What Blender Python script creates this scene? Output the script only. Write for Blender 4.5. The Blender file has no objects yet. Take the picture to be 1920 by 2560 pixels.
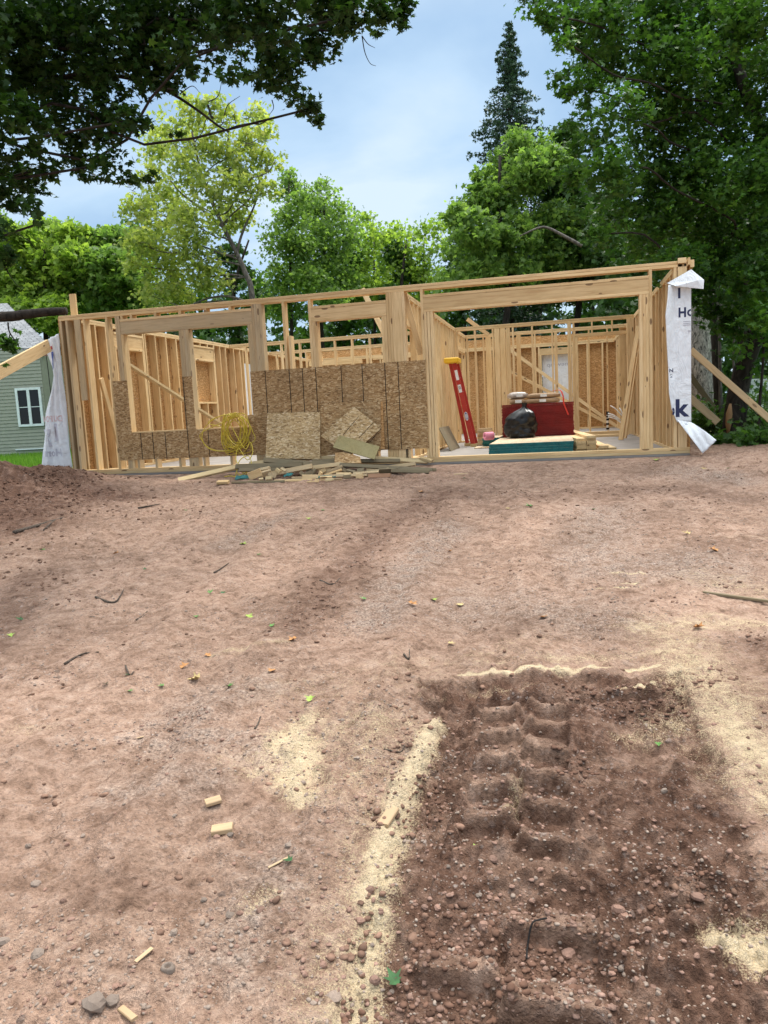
import bpy, math, random
import numpy as np
from mathutils import Vector, Matrix
random.seed(7); RNG = np.random.default_rng(11)
S = bpy.context.scene
COL = S.collection

# ------------------------------------------------------------------ camera, sky, sun, exposure
CAM = np.array([7.4935, -10.7829, 0.7235]); YAW, PITCH, ROLL, FPX = 0.2287, -0.1271, -0.0515, 1929.0
cy_, sy_, cp_, sp_ = math.cos(YAW), math.sin(YAW), math.cos(PITCH), math.sin(PITCH)
FW = np.array([-sy_*cp_, cy_*cp_, sp_]); R0 = np.array([cy_, sy_, 0.]); U0 = np.cross(R0, FW)
RT = math.cos(ROLL)*R0 + math.sin(ROLL)*U0; UP = -math.sin(ROLL)*R0 + math.cos(ROLL)*U0
cd = bpy.data.cameras.new('camera'); cam = bpy.data.objects.new('camera', cd); COL.objects.link(cam)
cam.matrix_world = Matrix(((RT[0], UP[0], -FW[0], CAM[0]), (RT[1], UP[1], -FW[1], CAM[1]), (RT[2], UP[2], -FW[2], CAM[2]), (0, 0, 0, 1)))
cd.sensor_fit = 'HORIZONTAL'; cd.sensor_width = 36; cd.lens = FPX/1920*36; cd.clip_start = .05; cd.clip_end = 3000
S.camera = cam
S.render.resolution_x = 768; S.render.resolution_y = 1024
S.view_settings.view_transform = 'Standard'; S.view_settings.look = 'None'
S.view_settings.exposure = 1.14; S.view_settings.gamma = 1
SUN_EL, SUN_AZ = math.radians(56), math.radians(22)      # azimuth clockwise from +y
w = bpy.data.worlds.new('World'); S.world = w; w.use_nodes = True
nt = w.node_tree; nt.nodes.clear()
def N(nt, t, **k):
    n = nt.nodes.new(t)
    for a, b in k.items():
        if a.startswith('i_'):
            n.inputs[a[2:].replace('_', ' ')].default_value = b
        else: setattr(n, a, b)
    return n
L = lambda nt, a, b: nt.links.new(a, b)
out = N(nt, 'ShaderNodeOutputWorld'); mixs = N(nt, 'ShaderNodeMixShader'); mixs.inputs[0].default_value = .88
sky = N(nt, 'ShaderNodeTexSky', sky_type='NISHITA', sun_disc=False); sky.sun_elevation = SUN_EL; sky.sun_rotation = SUN_AZ
bg1 = N(nt, 'ShaderNodeBackground'); bg1.inputs[1].default_value = .06; L(nt, sky.outputs[0], bg1.inputs[0])
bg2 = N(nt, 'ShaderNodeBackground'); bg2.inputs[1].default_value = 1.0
tc = N(nt, 'ShaderNodeTexCoord'); sep = N(nt, 'ShaderNodeSeparateXYZ'); L(nt, tc.outputs['Generated'], sep.inputs[0])
def M_(nt, op, a, b=None, c=None):
    m = N(nt, 'ShaderNodeMath', operation=op)
    for i, v in enumerate((a, b, c)):
        if v is None: continue
        if isinstance(v, (int, float)): m.inputs[i].default_value = v
        else: L(nt, v, m.inputs[i])
    return m.outputs[0]
den = M_(nt, 'ADD', M_(nt, 'MAXIMUM', sep.outputs[2], 0.0), .22)
cx = M_(nt, 'DIVIDE', sep.outputs[0], den); cyn = M_(nt, 'DIVIDE', sep.outputs[1], den)
cmb = N(nt, 'ShaderNodeCombineXYZ'); L(nt, cx, cmb.inputs[0]); L(nt, cyn, cmb.inputs[1])
mp = N(nt, 'ShaderNodeMapping'); mp.inputs[3].default_value = (.9, 1.15, 1); mp.inputs[1].default_value = (3.1, 7.7, 0); mp.inputs[2].default_value = (0, 0, .5); L(nt, cmb.outputs[0], mp.inputs[0])
no = N(nt, 'ShaderNodeTexNoise'); no.inputs['Scale'].default_value = 1.5; no.inputs['Detail'].default_value = 6; no.inputs['Roughness'].default_value = .5; no.inputs['Distortion'].default_value = .25
L(nt, mp.outputs[0], no.inputs[0])
rmp = N(nt, 'ShaderNodeValToRGB'); cr = rmp.color_ramp
cr.elements[0].position = .37; cr.elements[0].color = (.33, .49, .69, 1)
cr.elements[1].position = .64; cr.elements[1].color = (.59, .71, .82, 1)
e = cr.elements.new(.5); e.color = (.44, .60, .77, 1)
L(nt, no.outputs[0], rmp.inputs[0])
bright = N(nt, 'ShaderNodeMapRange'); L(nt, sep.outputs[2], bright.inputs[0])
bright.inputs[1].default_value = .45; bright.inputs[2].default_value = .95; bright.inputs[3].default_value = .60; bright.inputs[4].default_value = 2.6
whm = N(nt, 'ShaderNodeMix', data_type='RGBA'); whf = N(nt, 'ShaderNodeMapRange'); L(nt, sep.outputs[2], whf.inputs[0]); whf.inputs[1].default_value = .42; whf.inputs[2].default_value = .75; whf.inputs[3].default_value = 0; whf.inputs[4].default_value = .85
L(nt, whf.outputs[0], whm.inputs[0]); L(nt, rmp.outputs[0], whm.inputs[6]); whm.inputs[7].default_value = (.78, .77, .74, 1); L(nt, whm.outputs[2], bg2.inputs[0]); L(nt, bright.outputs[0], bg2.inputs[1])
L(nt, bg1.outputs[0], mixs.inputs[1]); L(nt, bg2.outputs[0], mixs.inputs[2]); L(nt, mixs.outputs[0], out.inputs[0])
sd = bpy.data.lights.new('sun', 'SUN'); so = bpy.data.objects.new('sun', sd); COL.objects.link(so)
sd.energy = 1.5; sd.angle = math.radians(14); sd.color = (1, .95, .87)
sdir = Vector((math.sin(SUN_AZ)*math.cos(SUN_EL), math.cos(SUN_AZ)*math.cos(SUN_EL), math.sin(SUN_EL)))
so.rotation_euler = sdir.to_track_quat('Z', 'Y').to_euler()
so.location = (0, 0, 30)

# ------------------------------------------------------------------ helpers
def ray(px, py): return FW + RT*(px-960)/FPX - UP*(py-1280)/FPX
def W(px, py, d): return CAM + ray(px, py)*d                    # point at forward distance d
def atp(px, py, ax, v):                                        # point where the sight line meets the plane axis=v
    r = ray(px, py); return CAM + r*((v-CAM[ax])/r[ax])
MW = {}
def link(o, parent=None, M=None):
    COL.objects.link(o)
    M = M or Matrix.Identity(4); MW[o.name] = M
    if parent is not None:
        o.parent = parent; o.matrix_parent_inverse = MW[parent.name].inverted()
    o.matrix_basis = M
    return o
def tag(o, label=None, cat=None, group=None, kind=None):
    if label: o['label'] = label
    if cat: o['category'] = cat
    if group: o['group'] = group
    if kind: o['kind'] = kind
    return o
def empty(name, loc, **k):
    o = bpy.data.objects.new(name, None); o.empty_display_size = .1
    link(o, None, Matrix.Translation(Vector([float(a) for a in loc]))); return tag(o, **k)
def mesh(name, V, F, mats=(), smooth=False, mi=None):
    me = bpy.data.meshes.new(name); me.from_pydata([tuple(map(float, v)) for v in V], [], [tuple(map(int, f)) for f in F])
    for m in mats: me.materials.append(m)
    if smooth: me.polygons.foreach_set('use_smooth', [True]*len(me.polygons))
    if mi is not None: me.polygons.foreach_set('material_index', list(mi))
    me.update(); return me
def fast_mesh(name, V, K, nf, mats=(), idx=None, smooth=False):
    me = bpy.data.meshes.new(name); me.vertices.add(len(V)); me.vertices.foreach_set('co', np.asarray(V, np.float32).ravel())
    idx = np.arange(nf*K, dtype=np.int32) if idx is None else np.asarray(idx, np.int32).ravel()
    me.loops.add(len(idx)); me.loops.foreach_set('vertex_index', idx)
    me.polygons.add(nf); me.polygons.foreach_set('loop_start', np.arange(0, nf*K, K, dtype=np.int32)); me.polygons.foreach_set('loop_total', np.full(nf, K, np.int32))
    if smooth: me.polygons.foreach_set('use_smooth', np.ones(nf, bool))
    for m in mats: me.materials.append(m)
    me.update(calc_edges=True); me.validate(); return me
def ob(name, me, parent=None, M=None, **k): return tag(link(bpy.data.objects.new(name, me), parent, M), **k)
BF = [(0, 3, 2, 1), (4, 5, 6, 7), (0, 1, 5, 4), (1, 2, 6, 5), (2, 3, 7, 6), (3, 0, 4, 7)]
def boxv(x0, x1, y0, y1, z0, z1): return [(x0, y0, z0), (x1, y0, z0), (x1, y1, z0), (x0, y1, z0), (x0, y0, z1), (x1, y0, z1), (x1, y1, z1), (x0, y1, z1)]
class MB:
    def __init__(s): s.v, s.f, s.m = [], [], []
    def add(s, V, F, m=0):
        b = len(s.v); s.v += [tuple(map(float, a)) for a in V]; s.f += [tuple(i+b for i in f) for f in F]; s.m += [m]*len(F)
    def box(s, x0, x1, y0, y1, z0, z1, m=0): s.add(boxv(x0, x1, y0, y1, z0, z1), BF, m)
    def tube(s, P, R, n=8, m=0, cap=True):
        V, F = tubev(P, R, n, cap); s.add(V, F, m)
    def build(s, name, mats, parent=None, M=None, smooth=False, **k):
        return ob(name, mesh(name, s.v, s.f, mats, smooth, s.m), parent, M, **k)
def tubev(P, R, n=8, cap=True):
    P = np.asarray(P, float); R = np.broadcast_to(np.asarray(R, float), (len(P),)); V = []; F = []
    up = np.array([0.13, .27, 1.]); prev = None
    for i in range(len(P)):
        t = P[min(i+1, len(P)-1)]-P[max(i-1, 0)]; t = t/(np.linalg.norm(t)+1e-9)
        a = prev if prev is not None else np.cross(t, up if abs(t[2]) < .9 else np.array([1., .2, 0]))
        a = a-t*(a@t); a /= np.linalg.norm(a)+1e-9; b = np.cross(t, a); prev = a
        for k in range(n):
            q = 2*math.pi*k/n; V.append(P[i]+R[i]*(a*math.cos(q)+b*math.sin(q)))
    for i in range(len(P)-1):
        for k in range(n):
            F.append((i*n+k, i*n+(k+1) % n, (i+1)*n+(k+1) % n, (i+1)*n+k))
    if cap: F.append(tuple(range(n-1, -1, -1))); F.append(tuple((len(P)-1)*n+k for k in range(n)))
    return V, F
def smoothpath(P, k=6):
    P = [np.array(p, float) for p in P]; Q = [2*P[0]-P[1]]+P+[2*P[-1]-P[-2]]; o = []
    for i in range(1, len(Q)-2):
        for j in range(k):
            t = j/k; a, b, c, d = Q[i-1:i+3]
            o.append(.5*((2*b)+(-a+c)*t+(2*a-5*b+4*c-d)*t*t+(-a+3*b-3*c+d)*t**3))
    o.append(P[-1]); return np.array(o)
# lattice noise for the terrain
def _h(ix, iy, s):
    n = (ix*374761393+iy*668265263+s*974711).astype(np.int64); n = (n ^ (n >> 13))*1274126177 & 0x7fffffff
    return ((n ^ (n >> 16)) & 0xffff)/65535.0
def vn(x, y, s=0):
    x = np.asarray(x, float); y = np.asarray(y, float); ix = np.floor(x).astype(np.int64); iy = np.floor(y).astype(np.int64)
    fx = x-ix; fy = y-iy; fx = fx*fx*(3-2*fx); fy = fy*fy*(3-2*fy)
    return (_h(ix, iy, s)*(1-fx)+_h(ix+1, iy, s)*fx)*(1-fy)+(_h(ix, iy+1, s)*(1-fx)+_h(ix+1, iy+1, s)*fx)*fy
def fbm(x, y, o=4, s=0, r=.5):
    a = 1; t = 0; z = 0
    for i in range(o):
        z = z+a*(vn(x, y, s+i*7)-.5); t += a; x = x*2.03+1.7; y = y*2.03+3.1; a *= r
    return z/t
def sm(a, b, x): t = np.clip((x-a)/(b-a), 0, 1); return t*t*(3-2*t)

# ------------------------------------------------------------------ materials
def mat(name, rough=.8, spec=.3):
    m = bpy.data.materials.new(name); m.use_nodes = True; nt = m.node_tree
    b = nt.nodes['Principled BSDF']; b.inputs['Roughness'].default_value = rough; b.inputs['Specular IOR Level'].default_value = spec
    return m, nt, b
def flat(name, col, rough=.7, spec=.3, var=.08, scale=9):
    m, nt, b = mat(name, rough, spec); tc = N(nt, 'ShaderNodeTexCoord'); n = N(nt, 'ShaderNodeTexNoise'); n.inputs['Scale'].default_value = scale; n.inputs['Detail'].default_value = 5
    L(nt, tc.outputs['Object'], n.inputs[0]); r = N(nt, 'ShaderNodeValToRGB'); L(nt, n.outputs[0], r.inputs[0])
    r.color_ramp.elements[0].position = .3; r.color_ramp.elements[1].position = .7
    r.color_ramp.elements[0].color = tuple(c*(1-var*1.5) for c in col)+(1,); r.color_ramp.elements[1].color = tuple(min(1, c*(1+var)) for c in col)+(1,)
    L(nt, r.outputs[0], b.inputs['Base Color']); return m
def ramp(nt, fac, stops, interp='LINEAR'):
    r = N(nt, 'ShaderNodeValToRGB'); L(nt, fac, r.inputs[0]); c = r.color_ramp; c.interpolation = interp
    c.elements[0].position, c.elements[0].color = stops[0][0], (*stops[0][1], 1)
    c.elements[1].position, c.elements[1].color = stops[-1][0], (*stops[-1][1], 1)
    for p, q in stops[1:-1]: e = c.elements.new(p); e.color = (*q, 1)
    return r.outputs[0]
def mixc(nt, f, a, b, bt='MIX'):
    m = N(nt, 'ShaderNodeMix', data_type='RGBA', blend_type=bt)
    for i, v in ((0, f), (6, a), (7, b)):
        if isinstance(v, (int, float)): m.inputs[i].default_value = v
        elif isinstance(v, tuple): m.inputs[i].default_value = (*v, 1)
        else: L(nt, v, m.inputs[i])
    return m.outputs[2]
def noise(nt, vec, sc, det=4, ro=.5, dist=0, mapsc=None, rot=None):
    if mapsc or rot:
        mp = N(nt, 'ShaderNodeMapping'); mp.inputs[3].default_value = mapsc or (1, 1, 1); mp.inputs[2].default_value = rot or (0, 0, 0); L(nt, vec, mp.inputs[0]); vec = mp.outputs[0]
    n = N(nt, 'ShaderNodeTexNoise'); n.inputs['Scale'].default_value = sc; n.inputs['Detail'].default_value = det; n.inputs['Roughness'].default_value = ro; n.inputs['Distortion'].default_value = dist
    L(nt, vec, n.inputs[0]); return n.outputs[0]
def bump(nt, b, h, st=.3, d=.01):
    n = N(nt, 'ShaderNodeBump'); n.inputs['Strength'].default_value = st; n.inputs['Distance'].default_value = d; L(nt, h, n.inputs['Height']); L(nt, n.outputs[0], b.inputs['Normal'])
def objvec(nt, k=37.):
    tc = N(nt, 'ShaderNodeTexCoord'); oi = N(nt, 'ShaderNodeObjectInfo'); s = N(nt, 'ShaderNodeVectorMath', operation='SCALE')
    c = N(nt, 'ShaderNodeCombineXYZ'); L(nt, oi.outputs['Random'], c.inputs[0]); L(nt, oi.outputs['Random'], c.inputs[2]); L(nt, c.outputs[0], s.inputs[0]); s.inputs['Scale'].default_value = k
    a = N(nt, 'ShaderNodeVectorMath', operation='ADD'); L(nt, tc.outputs['Object'], a.inputs[0]); L(nt, s.outputs[0], a.inputs[1])
    return a.outputs[0], oi.outputs['Random']
def wood(name, base, dark, grey=None, greyamt=0.0, knots=1.0):
    m, nt, b = mat(name, .72, .25); v, rnd = objvec(nt)
    g = noise(nt, v, 9, 4, .6, .6, (4.5, 4.5, .35))
    g2 = noise(nt, v, 3, 3, .5, 0, (1, 1, .5))
    c = ramp(nt, g, [(.3, dark), (.52, base), (.75, tuple(min(1, x*1.1) for x in base))])
    var = ramp(nt, rnd, [(0, (.80, .76, .70)), (.35, (1, .97, .90)), (.7, (1.0, 1.0, 1.0)), (1, (.90, .84, .76))])
    c = mixc(nt, 1.0, c, var, 'MULTIPLY')
    bl = ramp(nt, g2, [(.35, (.86, .82, .76)), (.65, (1, 1, 1))]); c = mixc(nt, .7, c, bl, 'MULTIPLY')
    mp = N(nt, 'ShaderNodeMapping'); mp.inputs[3].default_value = (9, 9, 3.2); L(nt, v, mp.inputs[0])
    vo = N(nt, 'ShaderNodeTexVoronoi'); vo.inputs['Scale'].default_value = 1; L(nt, mp.outputs[0], vo.inputs[0])
    sp = N(nt, 'ShaderNodeSeparateColor'); L(nt, vo.outputs['Color'], sp.inputs[0])
    kn = M_(nt, 'MULTIPLY', M_(nt, 'LESS_THAN', vo.outputs['Distance'], .16), M_(nt, 'GREATER_THAN', sp.outputs[0], .45))
    c = mixc(nt, M_(nt, 'MULTIPLY', kn, .8*knots), c, (.13, .065, .03))
    if grey:
        gn = noise(nt, v, 2.2, 4, .6); gf = M_(nt, 'MULTIPLY', ramp(nt, gn, [(.3, (0, 0, 0)), (.7, (1, 1, 1))]), greyamt); c = mixc(nt, gf, c, grey)
    L(nt, c, b.inputs['Base Color']); bump(nt, b, g, .25, .002); return m
WOOD = wood('pine', (.76, .57, .325), (.62, .42, .215))
WOODW = wood('weathered_shaded_pine', (.60, .46, .28), (.47, .34, .20), (.40, .33, .22), .5)
WOODG = wood('grey_lumber', (.24, .185, .115), (.15, .115, .07), (.17, .155, .10), .6, .4)
WOODT = wood('treated_pine', (.62, .47, .27), (.48, .35, .19), (.46, .40, .24), .4)
def osb(name, cols, dirt=.3):
    m, nt, b = mat(name, .75, .25); v, rnd = objvec(nt)
    wn = N(nt, 'ShaderNodeTexNoise'); wn.inputs['Scale'].default_value = 5; L(nt, v, wn.inputs[0])
    d = N(nt, 'ShaderNodeVectorMath', operation='MULTIPLY_ADD'); L(nt, wn.outputs['Color'], d.inputs[0]); d.inputs[1].default_value = (.035, .035, .035); L(nt, v, d.inputs[2])
    outs = []
    for rot, seed in (((0, .45, 0), 0), ((.2, -.75, .1), 3), ((0, 1.35, .3), 8)):
        mp = N(nt, 'ShaderNodeMapping'); mp.inputs[1].default_value = (seed, seed*.7, seed*.3); mp.inputs[2].default_value = rot; mp.inputs[3].default_value = (24, 24, 70); L(nt, d.outputs[0], mp.inputs[0])
        vo = N(nt, 'ShaderNodeTexVoronoi'); vo.inputs['Scale'].default_value = 1; L(nt, mp.outputs[0], vo.inputs[0]); sp = N(nt, 'ShaderNodeSeparateColor'); L(nt, vo.outputs['Color'], sp.inputs[0]); outs.append((sp.outputs[0], sp.outputs[1]))
    pick = noise(nt, v, 9, 3); s1 = M_(nt, 'GREATER_THAN', pick, .5); s2 = M_(nt, 'GREATER_THAN', outs[0][1], .6)
    f = N(nt, 'ShaderNodeMix'); L(nt, s1, f.inputs[0]); L(nt, outs[0][0], f.inputs[2]); L(nt, outs[1][0], f.inputs[3])
    f2 = N(nt, 'ShaderNodeMix'); L(nt, s2, f2.inputs[0]); L(nt, f.outputs[0], f2.inputs[2]); L(nt, outs[2][0], f2.inputs[3])
    n = len(cols); c = ramp(nt, f2.outputs[0], [(i/(n-1), q) for i, q in enumerate(cols)])
    fine = noise(nt, v, 60, 3); c = mixc(nt, .5, c, ramp(nt, fine, [(.35, (.7, .66, .6)), (.65, (1.1, 1.08, 1.05))]), 'MULTIPLY')
    dn = noise(nt, v, 1.8, 4); c = mixc(nt, M_(nt, 'MULTIPLY', ramp(nt, dn, [(.4, (0, 0, 0)), (.75, (1, 1, 1))]), dirt), c, (.12, .085, .05))
    L(nt, c, b.inputs['Base Color']); bump(nt, b, f2.outputs[0], .35, .003); return m
OSB = osb('weathered_shaded_strand_board', [(.20, .11, .045), (.34, .20, .085), (.42, .26, .12), (.47, .31, .15), (.64, .47, .27)], .3)  # outer board darker from weathering and from shade put into the colours
OSBI = osb('fresh_strand_board', [(.30, .15, .055), (.46, .25, .09), (.54, .30, .12), (.60, .35, .15), (.70, .46, .23)], .2)
OSBL = osb('pale_strand_board', [(.24, .15, .07), (.42, .28, .13), (.52, .36, .18), (.60, .44, .24), (.74, .60, .40)], .25)
OSBT = osb('top_strand_board', [(.44, .30, .17), (.56, .42, .27), (.62, .47, .31), (.68, .54, .37), (.74, .62, .46)], .1)
BLACK = flat('black_line', (.012, .010, .009), .8)
WHITE = flat('white_vinyl', (.78, .80, .80), .5)
WRAP = flat('white_house_wrap', (.76, .79, .82), .55, .35, .05, 14)
_nt = WRAP.node_tree; _tc = N(_nt, 'ShaderNodeTexCoord'); _g = noise(_nt, _tc.outputs['Object'], 6, 5, .6, 2.2, (1, 1, .6)); bump(_nt, _nt.nodes['Principled BSDF'], _g, .8, .035)
INKB = flat('navy_print', (.025, .032, .085), .6); INKG = flat('grey_print', (.40, .40, .46), .7); INKR = flat('faded_red_print', (.66, .50, .50), .7); INKL = flat('blue_print', (.06, .09, .30), .6); INKRR = flat('red_print', (.45, .07, .08), .6)
CONC = flat('concrete', (.28, .255, .23), .85, .2, .12, 3); CONCS = flat('slab_side', (.20, .19, .18), .9)
RED = flat('red_edge_paint', (.20, .011, .009), .6, .3, .15); REDL = flat('red_fibreglass', (.42, .03, .022), .4, .4); TEAL = flat('teal_edge_paint', (.012, .13, .13), .6, .3, .2, 14)
YEL = flat('yellow_plastic', (.75, .44, .02), .45, .4); CORD = flat('yellow_cord', (.58, .44, .045), .5, .4, .15); PINK = flat('pink_foam', (.80, .30, .40), .8)
KRAFT = flat('kraft_paper', (.34, .22, .125), .75, .3, .2); PAPER = flat('paper_label', (.75, .74, .72), .6); ALU = flat('aluminium', (.45, .45, .45), .35, .5)
STRAP = flat('red_strap', (.62, .05, .03), .5)
m, nt, b = mat('black_plastic', .33, .4); b.inputs['Base Color'].default_value = (.006, .006, .007, 1); BAG = m
def leafmat(name, cols, trans=.35, rough=.55):
    m = bpy.data.materials.new(name); m.use_nodes = True; nt = m.node_tree; b = nt.nodes['Principled BSDF']
    a = N(nt, 'ShaderNodeAttribute', attribute_name='rnd'); n = len(cols)
    c = ramp(nt, a.outputs['Fac'], [(i/(n-1), q) for i, q in enumerate(cols)])
    L(nt, c, b.inputs['Base Color']); b.inputs['Roughness'].default_value = rough; b.inputs['Specular IOR Level'].default_value = .3
    t = N(nt, 'ShaderNodeBsdfTranslucent'); L(nt, mixc(nt, 1, c, (1.45, 1.5, .8), 'MULTIPLY'), t.inputs[0])
    mx = N(nt, 'ShaderNodeMixShader'); mx.inputs[0].default_value = trans; L(nt, b.outputs[0], mx.inputs[1]); L(nt, t.outputs[0], mx.inputs[2])
    L(nt, mx.outputs[0], nt.nodes['Material Output'].inputs[0]); return m
LF_FRONT = leafmat('maple_leaf_shade', [(.010, .030, .005), (.018, .052, .009), (.034, .085, .012), (.10, .19, .025)], .32)  # darkened maple greens with the backlit canopy's shade in the colour
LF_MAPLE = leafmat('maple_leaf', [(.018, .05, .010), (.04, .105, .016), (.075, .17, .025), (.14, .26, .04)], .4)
LF_LIGHT = leafmat('pale_leaf', [(.16, .22, .05), (.27, .34, .09), (.38, .42, .13), (.50, .48, .19)], .55)
LF_BRIGHT = leafmat('bright_leaf', [(.10, .18, .03), (.20, .31, .055), (.30, .42, .08), (.40, .50, .12)], .55)
LF_MID = leafmat('mid_leaf', [(.07, .14, .035), (.14, .24, .06), (.22, .34, .085), (.32, .44, .13)], .55)
LF_CON = leafmat('needle', [(.02, .045, .028), (.035, .075, .045), (.055, .11, .068), (.09, .15, .10)], .15)
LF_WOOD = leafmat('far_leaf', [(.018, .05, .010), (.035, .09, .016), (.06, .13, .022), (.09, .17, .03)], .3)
LF_GRASS = leafmat('grass_blade', [(.06, .15, .015), (.10, .22, .02), (.13, .27, .03), (.17, .30, .05)], .3)
def bark(name, c0, c1, sc=12):
    m, nt, b = mat(name, .9, .2); tc = N(nt, 'ShaderNodeTexCoord'); g = noise(nt, tc.outputs['Object'], sc, 5, .6, 1, (1, 1, .35))
    L(nt, ramp(nt, g, [(.35, c0), (.6, c1), (.8, tuple(x*1.3 for x in c1))]), b.inputs['Base Color']); bump(nt, b, g, .8, .02); return m
BARK = bark('dark_bark', (.012, .010, .008), (.04, .033, .027)); BARKG = bark('grey_bark', (.05, .045, .04), (.15, .135, .12)); BARKP = bark('speckled_bark', (.04, .04, .035), (.34, .32, .29), 20)

# ------------------------------------------------------------------ ground
def gz(x, y):
    x = np.asarray(x, float); y = np.asarray(y, float)
    t = np.clip(-(y+.1)/10.7, 0, 3); z = -.035-.92*np.minimum(t, 1.25)
    z = z+.47*np.exp(-((x+1.0)/1.6)**2-((y+1.35)/.75)**2)+.34*np.exp(-((x+.7)/1.6)**2-((y+2.6)/.9)**2)+.14*np.exp(-((x-.55)/.6)**2-((y+.8)/.5)**2)+.17*np.exp(-((x+.1)/1.6)**2-((y+4.1)/1.1)**2)
    z = z+.10*np.exp(-((x-9.9)/.7)**2-((y+.9)/.9)**2)
    ins = (x > -.05) & (x < 9.2) & (y > .05) & (y < 12.1)
    return np.where(ins, -.2, z)
def atg(px, py, h=0.0):                                        # point on the ground along a sight line
    r = ray(px, py); lo, hi = .6, 30.
    ts = np.linspace(lo, hi, 3000); P = CAM[None]+ts[:, None]*r[None]; k = np.argmax(P[:, 2] < gz(P[:, 0], P[:, 1])+h); 
    return P[k]
def chain_mask(X, Y, ch, I):
    pts = [(atg(a, b), rr) for a, b, rr in ch]; out = np.zeros_like(X)
    pts = [(p[0], p[1], rr*np.dot(p-CAM, FW)/FPX) for p, rr in pts]
    if len(pts) == 1: pts = pts*2
    for (x0, y0, r0), (x1, y1, r1) in zip(pts[:-1], pts[1:]):
        dx, dy = x1-x0, y1-y0; l2 = dx*dx+dy*dy+1e-9; t = np.clip(((X-x0)*dx+(Y-y0)*dy)/l2, 0, 1)
        rr = r0+(r1-r0)*t; D = np.hypot(X-(x0+dx*t), Y-(y0+dy*t)); out = np.maximum(out, I*(1-sm(.0, 2.1, D/np.maximum(rr, .01))))
    return out
def poly_mask(X, Y, P, soft):
    P = [atg(a, b)[:2] for a, b in P]; ins = np.zeros(X.shape, bool); D = np.full(X.shape, 9.)
    for (x0, y0), (x1, y1) in zip(P, P[1:]+P[:1]):
        c = ((y0 > Y) != (y1 > Y)) & (X < (x1-x0)*(Y-y0)/(y1-y0+1e-12)+x0); ins ^= c
        dx, dy = x1-x0, y1-y0; t = np.clip(((X-x0)*dx+(Y-y0)*dy)/(dx*dx+dy*dy+1e-9), 0, 1); D = np.minimum(D, np.hypot(X-x0-dx*t, Y-y0-dy*t))
    return sm(-soft, soft, np.where(ins, D, -D))
TM = TR = None
def treads(x, y):
    global TM, TR
    z = np.zeros_like(x); TM = np.zeros_like(x); TR = np.zeros_like(x)
    for (pa, pb, wd, off, ln) in (((1215, 2120), (1262, 1760), .10, 0., .20), ((1350, 2140), (1362, 1760), .10, .5, .20), ((1130, 2540), (1165, 2300), .12, .2, .24), ((1375, 2560), (1375, 2270), .14, .6, .26)):
        a, b = atg(*pa)[:2], atg(*pb)[:2]; L_ = np.hypot(*(b-a)); u = (b-a)/L_; s = (x-a[0])*u[0]+(y-a[1])*u[1]; t = -(x-a[0])*u[1]+(y-a[1])*u[0]
        jit = .02*fbm(x*5, y*5, 2, 50)
        ph = ((s+.08*np.abs(t)+jit)/ln+off) % 1
        bar = sm(.0, .30, ph)*(1-sm(.74, .82, ph)); msk = (1-sm(wd-.015, wd+.012, np.abs(t+jit)))*sm(-.03, .03, s)*(1-sm(L_-.04, L_+.04, s))
        TM = np.maximum(TM, msk*bar)
        z = z-.040*bar*msk*(.6+.8*vn(x*3, y*3, 5))+.018*(1-bar)*msk; TR = np.maximum(TR, msk*(1-bar))
        z = z+.022*np.exp(-((np.abs(t)-wd-.025)/.02)**2)*sm(-.03, .03, s)*(1-sm(L_-.04, L_+.04, s))
    return z
MOIST = [(1050, 1690), (1690, 1685), (1730, 1760), (1790, 1880), (1870, 2080), (1905, 2240), (2000, 2330), (2050, 2700), (830, 2700), (850, 2500), (945, 2180), (985, 2050), (1075, 1870), (1110, 1800), (1040, 1745)]
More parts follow.
